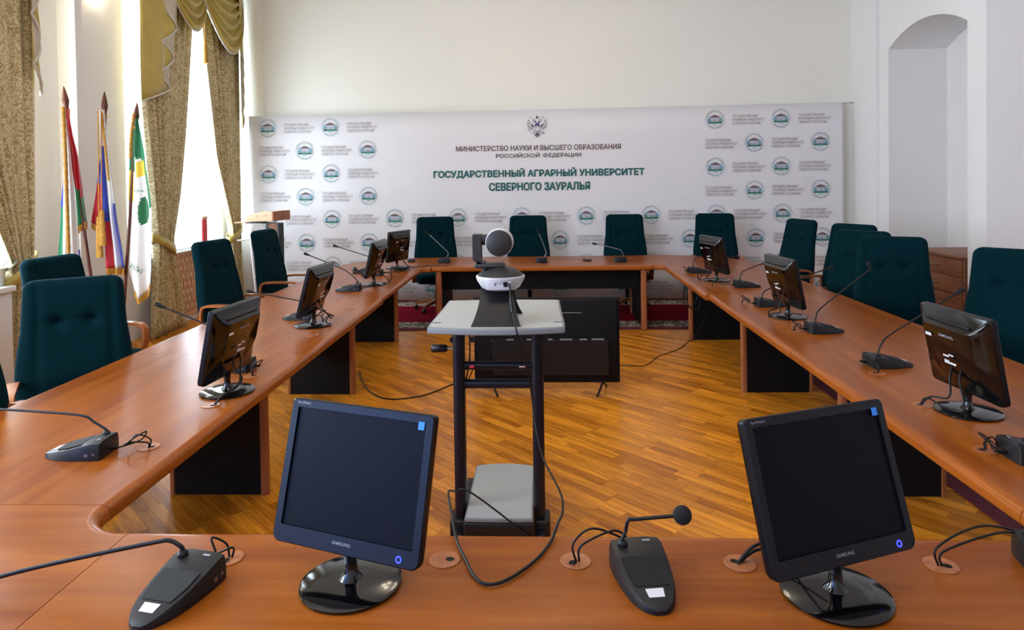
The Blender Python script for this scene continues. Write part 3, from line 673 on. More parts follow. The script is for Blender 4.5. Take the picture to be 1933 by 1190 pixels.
# ================================================================== MONITORS
def rr2(wd, zt, zb, rt, rb, y, n=8, bow=0.):
    pts = []
    for qx, top, a0 in ((1, True, 0), (-1, True, PI / 2), (-1, False, PI), (1, False, 3 * PI / 2)):
        r = rt if top else rb; cz = zt - r if top else zb + r; cx = qx * (wd / 2 - r)
        for k in range(n + 1):
            a = a0 + PI / 2 * k / n; x, z = cx + r * math.cos(a), cz + r * math.sin(a)
            pts.append((x, y, z))
    if bow:
        pts = [(x, yy, z - (bow * (1 - (2 * x / wd) ** 2) if z < zb + .03 else 0)) for x, yy, z in pts]
    return pts
def make_monitor():
    t = thing('monitor', '', 'monitor')
    W_, H2 = .43, .175
    parts = {}
    mb = MB()
    A = rr2(W_, H2, -H2, .012, .020, .010); B = rr2(W_, H2, -H2, .012, .020, -.008); C = rr2(W_ - .006, H2 - .003, -H2 + .003, .010, .018, -.011)
    D = rr2(W_ - .044, H2 - .021, -H2 + .040, .003, .003, -.011); E_ = rr2(W_ - .046, H2 - .022, -H2 + .041, .003, .003, -.005)
    def bow(L_, k): return [(x, y, z - (k * (1 - (2 * x / W_) ** 2) if z < -H2 + .03 else 0)) for x, y, z in L_]
    mb.loft([bow(A, .012), bow(B, .012), bow(C, .012), D, E_], cap=False)
    parts['bezel'] = mb.mesh('bezel', 'bezel', 30)
    parts['screen'] = MB().poly([(x, -.0055, z) for x, z in ((-.193, -H2 + .0405), (.193, -H2 + .0405), (.193, H2 - .0215), (-.193, H2 - .0215))]).mesh('screen', 'screen')
    shell = [bow(rr2(W_, H2, -H2, .012, .020, .010), .012), bow(rr2(W_ - .004, H2 - .002, -H2 + .002, .012, .02, .018), .010), rr2(.385, .150, -.160, .02, .09, .030), rr2(.335, .128, -.158, .02, .13, .046), rr2(.305, .118, -.150, .02, .145, .058), rr2(.285, .110, -.142, .02, .14, .063)]
    def taper(L_):
        return [(x, y - (y - .012) * .62 * min(1, max(0, (.02 - z) / .16)) ** 1.5, z) for x, y, z in L_]
    shell = shell[:2] + [taper(r_) for r_ in shell[2:]]
    parts['back_shell'] = MB().loft(shell).mesh('back_shell', 'gloss', 28)
    mb = MB().rbox((0, .046, .132), (.27, .016, .010), .004, 2)
    parts['handle_groove'] = mb.mesh('handle_groove', 'satin', 40)
    parts['logo'] = (text_mesh('SAMSUNG', .088, .0125, .004), 'print_grey')
    parts['rating_label'] = MB().box((0.02, .0636, -.012), (.035, .0008, .007)).box((-.012, .0636, -.004), (.030, .0008, .006)).box((.0, .0636, -.040), (.070, .0008, .009)).box((.02, .0636, -.034), (.030, .0008, .008)).mesh('rating_label', 'sticker')
    parts['inventory_sticker'] = MB().box((.115, .0635, .062), (.038, .001, .013)).mesh('inventory_sticker', 'sticker')
    parts['energy_sticker'] = MB().box((W_ / 2 - .034, -.0115, H2 - .028), (.017, .0008, .019)).mesh('energy_sticker', 'blue_tag')
    parts['power_ring'] = MB().lathe([(.0048, 0), (.0085, 0), (.0085, .0016), (.0048, .0016), (.0048, 0)], 20, M4=T(W_ / 2 - .055, -.011, -H2 + .017) @ RX(PI / 2), cap=False).mesh('power_ring', 'blue_led')
    base = MB().lathe([(.001, 0), (.118, 0), (.126, .004), (.126, .008), (.118, .0115), (.05, .017), (.001, .018)], 48).mesh('base', 'gloss', 40)
    neck = MB().lathe([(.032, .014), (.024, .024), (.017, .034), (.015, .060), (.018, .085), (.024, .105), (.030, .125), (.001, .135)], 24).mesh('neck', 'gloss', 50)
    obj('base', base, t); obj('neck', neck, t)
    return t, parts
MON = [(-.49, 1.673, -.338, .276, 'm', 'left foreground monitor with bluish dark screen turned towards the camera'),
 (.692, 1.651, .382, .302, 'm', 'right foreground monitor with black screen turned towards the camera'),
 (-1.53, 3.22, -1.657, .19, 'm', 'nearest monitor on the left wing, glossy black back with letters'),
 (-1.618, 4.719, -1.631, .265, 'm', 'second monitor on the left wing, back seen obliquely beside an empty grommet'),
 (-1.645, 6.573, -1.638, .23, 'm', 'narrow seen monitor at the far end of the left wing'),
 (-1.68, 7.805, -1.955, .125, 'm', 'monitor on the far left corner table before the banner'),
 (1.677, 6.646, 1.836, .194, 'm', 'farthest monitor on the right wing, small with bright label on its back'),
 (1.74, 4.917, 1.714, .20, 'm', 'middle monitor on the right wing with white label and bluish reflection'),
 (1.782, 2.936, 1.653, .178, 'm', 'largest monitor on the right wing with silver letters on its back')]
m0, mparts = make_monitor()
mlogo, mlogom = mparts.pop('logo'); mlogo.materials.clear(); mlogo.materials.append(M['print_grey'])
mon_objs = []
mroots = [m0] + [copy_tree(m0) for _ in MON[1:]]
for i, (x, y, a, tl, _, lb) in enumerate(MON):
    t = mroots[i]
    t.location = (x, y, ZTOP); t.rotation_euler = (0, 0, a); t['label'] = lb; t['category'] = 'monitor'; t['group'] = 'desktop monitors'
    PM = T(0, .02, .26) @ RX(-tl)
    sh = None
    for nm, me in mparts.items():
        if nm in ('energy_sticker', 'power_ring') and i > 1: continue
        o = obj(nm, me, t, None, PM)
    if i > 1: obj('logo', mlogo, t, None, PM @ T(.0, .0642, .075) @ RZ(PI))
    else:
        obj('logo', mlogo, t, None, PM @ T(-.005, -.0116, -.152) @ Matrix.Diagonal((.6, 1, .62, 1)))
        text_obj('SyncMaster', .042, 'print_grey', t, PM @ T(-.175, -.0114, .165), name='model_print')
    mon_objs.append((t, a, PM))
def lead(parent, pts, r=.0032, name='cable', m='cable', n=8):
    """a cable given in world points, stored under its thing"""
    bpy.context.view_layer.update()
    inv = parent.matrix_world.inverted() if parent else Matrix()
    return MB().tube([inv @ p for p in spline(pts, n)], r, 8).build(name, m, parent, 80)
bpy.context.view_layer.update()
def mon_cable(i, end, mids, r=.0042, side=.03):
    t, a, PM = mon_objs[i]; bpy.context.view_layer.update()
    s0 = t.matrix_world @ PM @ Vector((side, .042, -.070)); s1 = t.matrix_world @ PM @ Vector((side, .058, -.115))
    lead(t, [s0, s1] + [Vector(m) for m in mids] + [Vector(end)], r)
mon_cable(1, (.495, 1.775, .753), [(.60, 1.80, .80), (.54, 1.79, .79)]); mon_cable(1, (.505, 1.785, .753), [(.62, 1.83, .77), (.55, 1.80, .775)], side=-.03)
mon_cable(2, (-1.505, 3.035, .753), [(-1.43, 3.16, .83), (-1.45, 3.10, .80)]); mon_cable(2, (-1.500, 3.030, .753), [(-1.42, 3.10, .82), (-1.47, 3.06, .79)], side=-.03)
mon_cable(3, (-1.575, 4.861, .753), [(-1.50, 4.80, .80), (-1.53, 4.845, .80)]); mon_cable(3, (-1.60, 4.865, .753), [(-1.52, 4.82, .78), (-1.55, 4.855, .79)], side=-.03)
mon_cable(4, (-1.53, 6.70, .753), [(-1.50, 6.66, .85), (-1.50, 6.70, .79)]); mon_cable(4, (-1.55, 6.78, .753), [(-1.52, 6.62, .80), (-1.51, 6.68, .77)], side=-.03)
mon_cable(5, (-1.50, 7.55, .755), [(-1.56, 7.68, .82), (-1.50, 7.64, .77)]); mon_cable(5, (-1.46, 7.70, .755), [(-1.55, 7.72, .80), (-1.48, 7.74, .77)], side=-.03)
mon_cable(6, (1.53, 6.72, .753), [(1.57, 6.60, .79), (1.50, 6.60, .765), (1.50, 6.68, .80)]); mon_cable(6, (1.545, 6.72, .753), [(1.60, 6.64, .80), (1.55, 6.70, .80)], side=-.03)
mon_cable(7, (1.60, 4.89, .753), [(1.66, 4.84, .80), (1.62, 4.86, .79)]); mon_cable(7, (1.605, 4.905, .753), [(1.66, 4.90, .82), (1.60, 4.89, .80)], side=-.03)
mon_cable(8, (1.635, 3.02, .753), [(1.70, 2.93, .815), (1.655, 2.985, .80)]); mon_cable(8, (1.64, 3.032, .753), [(1.72, 2.86, .785), (1.68, 2.92, .775), (1.65, 3.0, .79)], side=-.03)

# ================================================================== MICROPHONES
def make_mic():
    t = thing('desk_microphone', '', 'microphone')
    prof = [(.108, .122, .052), (.104, .134, .064), (.075, .140, .0645), (.03, .138, .054), (-.02, .128, .042), (-.06, .112, .034), (-.09, .090, .026), (-.108, .066, .020), (-.118, .044, .015), (-.123, .020, .011)]
    rings = []
    for y, wd, h in prof:
        w2 = wd / 2; rings.append([(-w2, y, .001), (-w2, y, h * .62), (-w2 * .93, y, h * .93), (-w2 * .5, y, h), (w2 * .5, y, h), (w2 * .93, y, h * .93), (w2, y, h * .62), (w2, y, .001)])
    MB().loft(rings).build('housing', 'micbody', t, 35)
    MB().add([(-.052, .030, .0552), (.052, .030, .0552), (.050, -.02, .0432), (-.050, -.02, .0432), (-.040, -.062, .0345), (.040, -.062, .0345)], [(3, 2, 1, 0), (4, 5, 2, 3)]).build('speaker_grille', 'grille', t)
    MB().add([(-.022, -.070, .0325), (.022, -.070, .0325), (.019, -.094, .0258), (-.019, -.094, .0258)], [(3, 2, 1, 0)]).build('name_label', 'sticker', t)
    MB().add([(.016, .088, .0655), (.036, .088, .0655), (.036, .080, .0655), (.016, .080, .0655)], [(3, 2, 1, 0)]).build('badge', 'print_grey', t)
    MB().lathe([(.014, .055), (.014, .068), (.008, .075), (.001, .075)], 18, M4=T(-.038, .075, 0)).build('collar', 'satin', t, 40)
    MB().lathe([(.001, 0), (.006, 0), (.006, .004), (.001, .004)], 12, M4=T(.067, .06, .022) @ RY(PI / 2)).lathe([(.001, 0), (.004, 0), (.004, .004), (.001, .004)], 12, M4=T(.066, .085, .024) @ RY(PI / 2)).build('volume_knob', 'steel', t, 40)
    return t
MICS = [
('m1', (-0.905, 1.605), -.20, [(-0.935, 1.685, .838), (-0.960, 1.685, .850), (-0.995, 1.68, .848), (-1.15, 1.655, .826), (-1.30, 1.63, .802), (-1.42, 1.60, .780)], (-.850, 1.785), 'desk microphone at the lower left corner with white label and neck bent left'),
('m2', (-1.74, 2.47), -1.50, [(-1.701, 2.513, .809), (-1.714, 2.513, .857), (-1.761, 2.513, .882), (-1.917, 2.513, .896), (-2.084, 2.513, .906), (-2.21, 2.513, .912)], (-1.515, 2.535), 'desk microphone on the nearest left table section, neck leaving the picture'),
('m2b', (-1.68, 3.60), -1.57, [(-1.603, 3.638, .852), (-1.646, 3.638, .91), (-1.83, 3.638, .988), (-2.073, 3.638, 1.087)], (-1.52, 3.485), 'desk microphone hidden behind the nearest left monitor, only its neck showing'),
('m3', (-1.80, 4.95), -1.57, [(-1.71, 4.954, .81), (-1.727, 4.955, .848), (-1.795, 4.959, .881), (-2.152, 4.976, .946)], (-1.60, 4.87), 'desk microphone beside the second left monitor, long straight neck to the left'),
('m4', (-1.79, 6.22), -1.45, [(-1.725, 6.267, .807), (-1.783, 6.267, .896), (-1.881, 6.267, .956), (-2.174, 6.267, 1.078)], (-1.55, 6.28), 'desk microphone with curved neck on the far left table section'),
('m5', (-1.82, 7.22), -1.57, [(-1.745, 7.258, .82), (-1.774, 7.258, .905), (-1.86, 7.258, .946), (-2.203, 7.258, 1.058)], (-1.55, 7.26), 'desk microphone behind the far left monitor, its tip before the banner'),
('b1', (-1.19, 8.32), 3.14, [(-1.145, 8.245, .82), (-1.142, 8.245, .865), (-1.174, 8.245, .91), (-1.378, 8.245, 1.106)], (-1.15, 8.10), 'left one of the three microphones on the back table'),
('b2', (-.01, 8.24), 3.14, [(.035, 8.165, .811), (.047, 8.165, .874), (.011, 8.165, .983), (-.038, 8.165, 1.11)], (.0, 8.10), 'middle one of the three microphones on the back table, upright neck'),
('b3', (.93, 8.24), 3.14, [(.965, 8.165, .808), (.946, 8.165, .874), (.905, 8.165, .906), (.648, 8.165, .967)], (.98, 8.06), 'right one of the three microphones on the back table, low neck'),
('r1', (1.64, 7.2), 1.57, [(1.566, 7.162, .82), (1.575, 7.162, .88), (1.612, 7.162, .918), (1.794, 7.162, .922), (1.995, 7.162, .917)], (1.515, 7.185), 'desk microphone behind the farthest right monitor, neck lying low'),
('r2', (1.85, 6.26), 1.57, [(1.776, 6.222, .828), (1.791, 6.222, .876), (1.822, 6.222, .905), (2.011, 6.222, .981), (2.105, 6.222, 1.022)], (1.555, 6.305), 'desk microphone between the farthest and the middle right monitors'),
('r3', (1.755, 5.34), 1.57, [(1.680, 5.302, .822), (1.696, 5.302, .863), (1.748, 5.302, .895), (1.966, 5.302, .971), (2.176, 5.302, 1.039)], (1.575, 5.45), 'desk microphone behind the middle right monitor with knotted cable'),
('r4', (1.80, 4.44), 1.60, [(1.726, 4.4, .811), (1.734, 4.4, .859), (1.77, 4.4, .918), (2.039, 4.4, 1.13), (2.072, 4.4, 1.158)], (1.625, 4.475), 'desk microphone in front of the broad right armchair, neck rising steeply'),
('r5', (1.81, 3.65), 1.60, [(1.737, 3.61, .819), (1.752, 3.61, .872), (1.795, 3.61, .921), (1.946, 3.61, 1.017), (2.13, 3.61, 1.134)], (1.69, 3.515), 'desk microphone beside the largest right monitor, tip behind that monitor'),
('r6', (1.735, 2.46), 1.57, [(1.66, 2.42, .815), (1.672, 2.412, .871), (1.717, 2.412, .926), (1.849, 2.412, 1.054)], (1.60, 2.535), 'desk microphone at the right edge on the nearest right table section'),
('c1', (.245, 1.685), .14, [(.201, 1.761, .815), (.205, 1.761, .841), (.213, 1.761, .872), (.232, 1.761, .875), (.327, 1.761, .884), (.346, 1.761, .886)], (.082, 1.780), 'foreground desk microphone with round foam ball, between the two monitors'),
('c2', (1.275, 1.735), -.25, [(1.25, 1.815, .815), (1.26, 1.825, .844), (1.34, 1.825, .879)], (1.008, 1.776), 'desk microphone at the lower right edge of the picture')]
mic0 = make_mic(); rk = random.Random(5); microots = [mic0] + [copy_tree(mic0) for _ in MICS[1:]]
for i, (n, b, a, neck, gr, lb) in enumerate(MICS):
    t = microots[i]
    t.location = (b[0], b[1], ZTOP); t.rotation_euler = (0, 0, a); t['label'] = lb; t['category'] = 'microphone'; t['group'] = 'desk microphones'
    bpy.context.view_layer.update(); inv = t.matrix_world.inverted()
    stem = t.matrix_world @ Vector((-.038, .075, .066)); up = stem + Vector((0, 0, .012))
    pts = spline([stem, up] + [Vector(p) for p in neck if Vector(p).z > up.z - .003 or n == 'm1'], 6)
    MB().tube([inv @ p for p in pts], .0048 if i else .0055, 8).build('gooseneck', 'steel' if n[0] == 'b' else 'satin', t, 80)
    e = pts[-1]; dr = (pts[-1] - pts[-4]).normalized()
    if n == 'c1':
        MB().lathe([(.001, -.024)] + [(.024 * math.sin(k * PI / 12), -.024 * math.cos(k * PI / 12)) for k in range(1, 12)] + [(.001, .024)], 24, M4=inv @ T(*(e + dr * .006))).build('foam_ball', 'foam', t, 80)
    else:
        MB().tube([inv @ (e - dr * .01), inv @ (e + dr * .03), inv @ (e + dr * .045), inv @ (e + dr * .050)], [.006, .0125, .0125, .006], 14).build('capsule', 'foam', t, 60)
    # cable tail from the rear face to the grommet
    bk = t.matrix_world.to_3x3() @ Vector((0, 1, 0)); s0 = t.matrix_world @ Vector((0, .106, .022)); g = Vector((gr[0], gr[1], .753)); L_ = (g - s0).length
    side = Vector((-bk.y, bk.x, 0)); s1 = s0 + bk * .035
    for q in range(2):
        hgt = (.05 if n[0] == 'c' else .022) + .018 * q + .012 * rk.random(); sg = (.012 + .02 * rk.random()) * (1 if q else -1)
        mid = [s1 + bk * .01 + Vector((0, 0, .004))]
        if n[0] in 'rm' and q == 1 and n not in ('m1',):   # the slack loop of the lead
            c = s1.lerp(g, .55) + Vector((0, 0, .010)); rad = .040
            mid += [c + side * rad + Vector((0, 0, .004)), c + bk * rad + Vector((0, 0, .050)), c - side * rad + Vector((0, 0, .03)), c - bk * rad * .6 + Vector((0, 0, .006))]
        mid += [s1.lerp(g, .5) + Vector((0, 0, hgt)) + side * sg, g + Vector((0, 0, hgt * .7)) + side * sg * .4]
        lead(t, [s0] + mid + [g + side * .004 * (q * 2 - 1)], .0030)
    lead(t, [s0 + bk * -.004, s0 + bk * .03], .0065, 'plug')

# ================================================================== CAMERA CART
t = thing('equipment_cart', 'grey and black equipment trolley standing between the tables', 'cart', (-.217, 3.30, 0))
a = .315
front = [(-a + 2 * a * k / 16, -.20 - .045 * (1 - (1 - k / 8) ** 2)) for k in range(17)]
back = [(a - .005 - (2 * a - .01) * k / 10, .50 + .015 * (1 - (1 - k / 5) ** 2)) for k in range(11)]
outl = front + [(a + .004, -.12), (a - .002, .2)] + back + [(-a + .002, .2), (-a - .004, -.12)]
slab(outl, [True] * len(outl), 1.055, 1.085, .012).build('top_board', ['cartgrey', 'cartedge', 'cartedge'], t, 40)
for s_ in (-1, 1): MB().loft([[(s_ * (a - .028) + .024 * math.cos(q), -.10 + .005 * math.sin(q), z) for q in [2 * PI * k / 16 for k in range(16)]] for z in (1.0852, 1.0862)]).build('slot', 'blackp', t)
for s_, x in ((-1, -.188), (1, .188)):
    MB().loft([[(x + q[0], -.06 + q[1], z) for q in rrect(.056, .075, .022, 4)] for z in (.10, 1.056)]).build('post', 'cartblack', t, 40)
    MB().rbox((x + s_ * .012, -.06, .085), (.075, .13, .13), .012).build('foot_bracket', 'satin', t, 40)
    MB().rbox((x, .12, .095), (.05, .62, .04), .012).build('foot', 'cartblack', t, 40)
    for yy in (-.16, .40):
        MB().lathe([(.001, -.018), (.030, -.016), (.036, -.006), (.036, .006), (.030, .016), (.001, .018)], 20, M4=T(x, yy, .037) @ RY(PI / 2)).rbox((x, yy, .068), (.044, .05, .016), .005).build('caster', 'satin', t, 40)
for z, r in ((.870, .020), (.782, .022)): MB().tube([(-.17, -.06, z), (.17, -.06, z)], r, 14).build('crossbar', 'cartblack', t, 60)
MB().tube([(-.135, -.083, .87), (-.115, -.083, .87)], .007, 8).build('red_cap', 'redbox', t, 60)
MB().tube([(.10, -.083, .87), (.13, -.083, .87)], .006, 8).build('clip', 'chrome', t, 60)
MB().tube([(-.21, -.06, .953), (-.245, -.06, .953)], .007, 10).tube([(-.243, -.06, .953), (-.250, -.06, .953), (-.315, -.06, .953), (-.322, -.06, .953)], [.012, .018, .020, .010], 16, 1).build('clamp_handle', ['chrome', 'satin'], t, 60)
for x in (-.215, -.12, .125, .225): MB().lathe([(.001, 0), (.013, 0), (.013, .02), (.001, .02)], 14, M4=T(x, -.07, 1.0) @ RX(PI / 2)).build('knob', 'satin', t, 60)
MB().tube(spline([(-.14, -.03, 1.05), (-.138, -.03, .95), (-.142, -.03, .88), (-.16, -.05, .78)], 4), .004, 6).build('cable', 'cable', t, 60)
front = [(-.158 + .316 * k / 12, -.20 - .004 * (1 - (1 - k / 6) ** 2)) for k in range(13)]
back = [(.158 - .316 * k / 12, .385 + .03 * (1 - (1 - k / 6) ** 2)) for k in range(13)]
slab(front + back, [True] * 26, .182, .200, .008).build('lower_shelf', ['cartgrey', 'cartedge', 'cartedge'], t, 40)
MB().rbox((0, -.19, .135), (.33, .03, .09), .01).build('base_beam', 'satin', t, 40)

# conference camera on the cart
t = thing('conference_camera', 'pan and tilt video conference camera on the grey trolley, seen from behind', 'camera', (-.217, 3.30, 1.0852))
for s_, yb in ((-1, -.178), (1, .13)):
    rings = []
    for k in range(9):
        q = k / 8; z = .165 * (1 - q); wd = .155 + .075 * q ** 2.2; y = yb * (.18 + .82 * q ** 1.3) - .02
        rings.append([(.0 + x * 1, y + dy, z) for x, dy in ((-wd / 2, -.004), (wd / 2, -.004), (wd / 2, .006), (-wd / 2, .006))])
    MB().loft(rings).build('stand', 'satin', t, 40)
MB().lathe([(.001, 0), (.007, 0), (.007, .004), (.001, .004)], 12, M4=T(.0, -.10, .085) @ RX(PI / 2)).build('screw', 'blackp', t, 40)
bx = MB().lathe([(.001, .145), (.075, .148), (.092, .158), (.112, .190), (.118, .208), (.116, .214), (.110, .216)], 44, cap=False, M4=T(.015, -.03, 0)).build('silver_skirt', 'silver', t, 50)
MB().lathe([(.114, .213), (.105, .222), (.080, .240), (.045, .256), (.001, .260)], 44, cap=False, M4=T(.015, -.03, 0)).build('dome', 'camdark', t, 60)
MB().rbox((.012, -.132, .177), (.115, .012, .038), .003, mi=0).build('connector_panel', 'silver', t, 40)
for px_, sz in ((.045, (.020, .006, .022)), (-.005, (.004, .003, .012)), (.062, (.006, .003, .014))): MB().box((px_, -.139, .185), sz).build('port', 'blackp', t)
MB().rbox((-.035, -.03, .262), (.145, .09, .022), .010).build('pan_plate', 'camdark', t, 40)
arm = spline([(-.055, -.03, .262), (-.075, -.03, .264), (-.092, -.03, .282), (-.094, -.03, .32), (-.094, -.03, .412)], 6)
MB().loft([[tuple(p + Vector((dx * nx, dy, dx * nz))) for dx, dy in ((-.020, -.04), (.020, -.04), (.020, .04), (-.020, .04))] for p, nx, nz in [(arm[i], abs((arm[min(i + 1, len(arm) - 1)] - arm[max(i - 1, 0)]).normalized().z), (arm[min(i + 1, len(arm) - 1)] - arm[max(i - 1, 0)]).normalized().x * -1 * -1) for i in range(len(arm))]]).build('arm', 'camdark', t, 40)
MB().tube([(-.08, -.03, .385), (-.03, -.03, .385)], .026, 20).build('tilt_hub', 'camdark', t, 50)
MB().lathe([(.001, 0), (.058, 0), (.062, .004), (.062, .012)], 40, cap=False, M4=T(.013, -.085, .372) @ RX(-PI / 2)).build('head_back', 'camdark', t, 50)
MB().lathe([(.0625, .010), (.066, .016), (.067, .09), (.060, .10), (.001, .10)], 40, cap=False, M4=T(.013, -.085, .372) @ RX(-PI / 2)).build('head_shell', 'silver', t, 50)
lead(t, [(-.152, 3.155, 1.268), (-.150, 3.13, 1.235), (-.143, 3.11, 1.19), (-.130, 3.07, 1.12), (-.118, 3.035, 1.075), (-.097, 3.07, .99), (-.075, 3.14, .87), (-.056, 3.16, .74), (-.046, 3.12, .65), (-.01, 2.95, .55), (.055, 2.55, .58), (.055, 2.2, .68), (.035, 1.96, .762), (.013, 1.87, .757), (-.03, 1.774, .757), (-.096, 1.69, .757), (-.147, 1.667, .757), (-.183, 1.70, .757), (-.211, 1.771, .757), (-.245, 1.86, .757), (-.275, 1.98, .768), (-.36, 2.5, .60), (-.41, 3.05, .35), (-.36, 3.10, .33), (-.22, 3.085, .24), (-.07, 3.08, .12)], .0042, 'cable', n=8)
lead(t, [(-.147, 3.12, 1.215), (-.143, 3.105, 1.185), (-.138, 3.09, 1.155)], .0085, 'ferrite')

# ================================================================== TELEVISION on the floor
t = thing('television', 'large flat television standing on the parquet, its black back to the camera', 'television', (.026, 5.62, 0))
MB().rbox((0, .012, .425), (1.20, .024, .705), .006).build('panel', 'blackp', t, 40)
MB().loft([[(x, -.001 - dp, z) for x, z in rrect(wd, ht, .02, 4, 0, .50 if False else .425 + dz)] for wd, ht, dp, dz in ((1.19, .695, 0, 0), (1.15, .66, .014, 0), (1.14, .65, .016, 0))]).build('back_cover', 'blackp', t, 35)
MB().loft([[(.03 + x, -.015 - dp, .29 + z) for x, z in rrect(wd, ht, .012, 3)] for wd, ht, dp in ((.98, .31, 0), (.95, .29, .03), (.94, .285, .034))]).build('electronics_cover', 'satin', t, 35)
for k, x in enumerate((-.30, -.16, .02, .16, .30, .42)): MB().box((x, -.034, .437), (.10 if k % 2 else .06, .022, .012)).build('vent', 'cartedge', t)
MB().box((.14, -.018, .655), (.30, .003, .006)).build('trim_line', 'cartedge', t)
MB().box((-.44, -.018, .28), (.05, .006, .10)).box((-.40, -.018, .26), (.012, .006, .05)).build('port_panel', 'blackp', t)
MB().box((-.43, -.022, .195), (.020, .003, .035)).build('barcode_label', 'sticker', t)
for s_ in (-1, 1):
    MB().tube([(s_ * .46, -.01, .085), (s_ * .40, -.155, .006)], .009, 8).tube([(s_ * .46, -.01, .085), (s_ * .50, .13, .006)], .009, 8).tube([(s_ * .49, -.01, .082), (s_ * .37, -.01, .082)], .007, 8).build('foot', 'satin', t, 50)
lead(t, [(-.41, 5.59, .26), (-.46, 5.52, .30), (-.56, 5.50, .24), (-.62, 5.55, .12), (-.70, 5.72, .01), (-.776, 5.80, .006), (-.981, 5.50, .006), (-1.244, 5.407, .006), (-1.439, 5.584, .006), (-1.60, 5.9, .006), (-1.70, 6.2, .006)], .005)
lead(t, [(.50, 5.60, .18), (.60, 5.75, .10), (.68, 6.20, .012), (.719, 6.381, .005), (.903, 6.361, .005), (1.0, 6.46, .005), (1.12, 6.70, .005), (1.231, 6.818, .005), (1.40, 7.02, .005), (1.547, 7.321, .005), (1.61, 7.37, .02), (1.70, 7.385, .16), (1.76, 7.388, .27)], .0035)

# ================================================================== BANNER
BY = 9.88
def wav(x, z): return .004 * math.sin(1.7 * x + .6) + .0012 * math.sin(4.1 * x + 1.2 + .5 * z) + .0004 * math.sin(9.3 * x)
t = thing('banner', 'wide white press banner with rows of round emblems across the back wall', 'banner', (0, BY, 0))
nu, nv = 180, 8
def bf(u, v): x = -4.277 + 8.573 * u; zt = 2.725 + .040 * u; return (x, wav(x, zt * (1 - v)), zt * (1 - v) + .012)
solidify(MB().grid(bf, nu, nv).build('cloth', 'banner', t, 180), .003, 1)
MB().tube([(-4.50, .05, 2.735), (-4.275, .0, 2.722)], .004, 6).build('rope', 'steel', t, 60); MB().tube([(4.295, 0, 2.766), (4.44, .04, 2.775)], .004, 6).build('rope', 'steel', t, 60)
MB().tube([(-4.50, .02, 2.735), (-4.50, .080, 2.735)], .007, 8).build('nail', 'steel', t, 60); MB().tube([(4.40, .04, 2.775), (4.449, .04, 2.775)], .007, 8).build('nail', 'steel', t, 60)
OFF = -.010
# round emblem
mb = MB()
def ringseg(r0_, r1_, a0, a1, n, mi, y=0.):
    for k in range(n):
        a, b = a0 + (a1 - a0) * k / n, a0 + (a1 - a0) * (k + 1) / n
        mb.poly([(r1_ * math.cos(a), y, r1_ * math.sin(a)), (r1_ * math.cos(b), y, r1_ * math.sin(b)), (r0_ * math.cos(b), y, r0_ * math.sin(b)), (r0_ * math.cos(a), y, r0_ * math.sin(a))], mi)
ringseg(.1275, .1315, 0, 2 * PI, 48, 0)
for k in range(46):                                      # the small circular lettering
    a = math.radians(168 - k * 156 / 46); ringseg(.110, .119, a, a - .032 + .012 * (k % 3 == 0), 1, 0) if k not in (17, 26) else None
for k in range(34):
    a = math.radians(218 + k * 104 / 34); ringseg(.110, .119, a, a + .032 - .010 * (k % 4 == 0), 1, 0) if k != 17 else None
def pl(pts, mi, y=0.): mb.poly([(x, y, z) for x, z in pts], mi)
pl([(-.064, .033), (.064, .033), (.058, .046), (.035, .050), (-.035, .050), (-.058, .046)], 1); pl([(-.034, .050), (.034, .050), (.026, .062), (0, .067), (-.026, .062)], 1, -.0003); pl([(-.018, .051), (.018, .051), (.012, .059), (-.012, .059)], 2, -.0006)
pl([(-.072, .030), (-.050, .030), (-.052, .042), (-.064, .044)], 1, -.0004); pl([(.072, .030), (.050, .030), (.052, .042), (.064, .044)], 1, -.0004)
for k in range(7): x = -.048 + .016 * k; pl([(x - .003, -.028), (x + .003, -.028), (x + .003, .030), (x - .003, .030)], 2)
pl([(-.055, .026), (.055, .026), (.055, .031), (-.055, .031)], 2, -.0002); pl([(-.012, -.03), (.012, -.03), (.012, -.008), (-.012, -.008)], 2, -.0003)
for s_ in (-1, 1):
    for bx_, bz, r in ((.078, .005, .020), (.092, -.012, .018), (.070, -.015, .016), (.084, .020, .012)):
        pl([(s_ * bx_ + r * (1 + .2 * (k % 2)) * math.cos(k * PI / 6) * .85, bz + r * (1 + .2 * (k % 2)) * math.sin(k * PI / 6)) for k in range(12)], 3, .0002 * bx_)
for k in range(13): x = -.088 + .0147 * k; pl([(x - .011, -.054), (x + .011, -.054), (x + .009, -.036), (x, -.029 - .004 * (k % 2)), (x - .009, -.036)], 4, -.0005)
pl([(-.055, -.060), (.055, -.060), (.062, -.047), (-.062, -.047)], 5, -.0008); pl([(-.024, -.078), (.024, -.078), (.024, -.072), (-.024, -.072)], 0)
emb = mb.mesh('emblem', ['t_teal', 't_roof', 't_col', 't_tree', 't_hedge', 't_lawn'])
blk = text_mesh('ГОСУДАРСТВЕННЫЙ\nАГРАРНЫЙ УНИВЕРСИТЕТ\nСЕВЕРНОГО ЗАУРАЛЬЯ', .455, .150, 0., 'university_name', 'LEFT', 1.0, 1.0)
blk.materials.clear(); blk.materials.append(M['t_taupe'])
rows = [2.562, 2.226, 1.886, 1.550, 1.216, .870, .535, .195]
def put_e(x, z): obj('emblem', emb, t, (x, wav(x, z) + OFF, z))
def put_t(x, z): obj('university_name', blk, t, (x, wav(x + .2, z) + OFF, z))
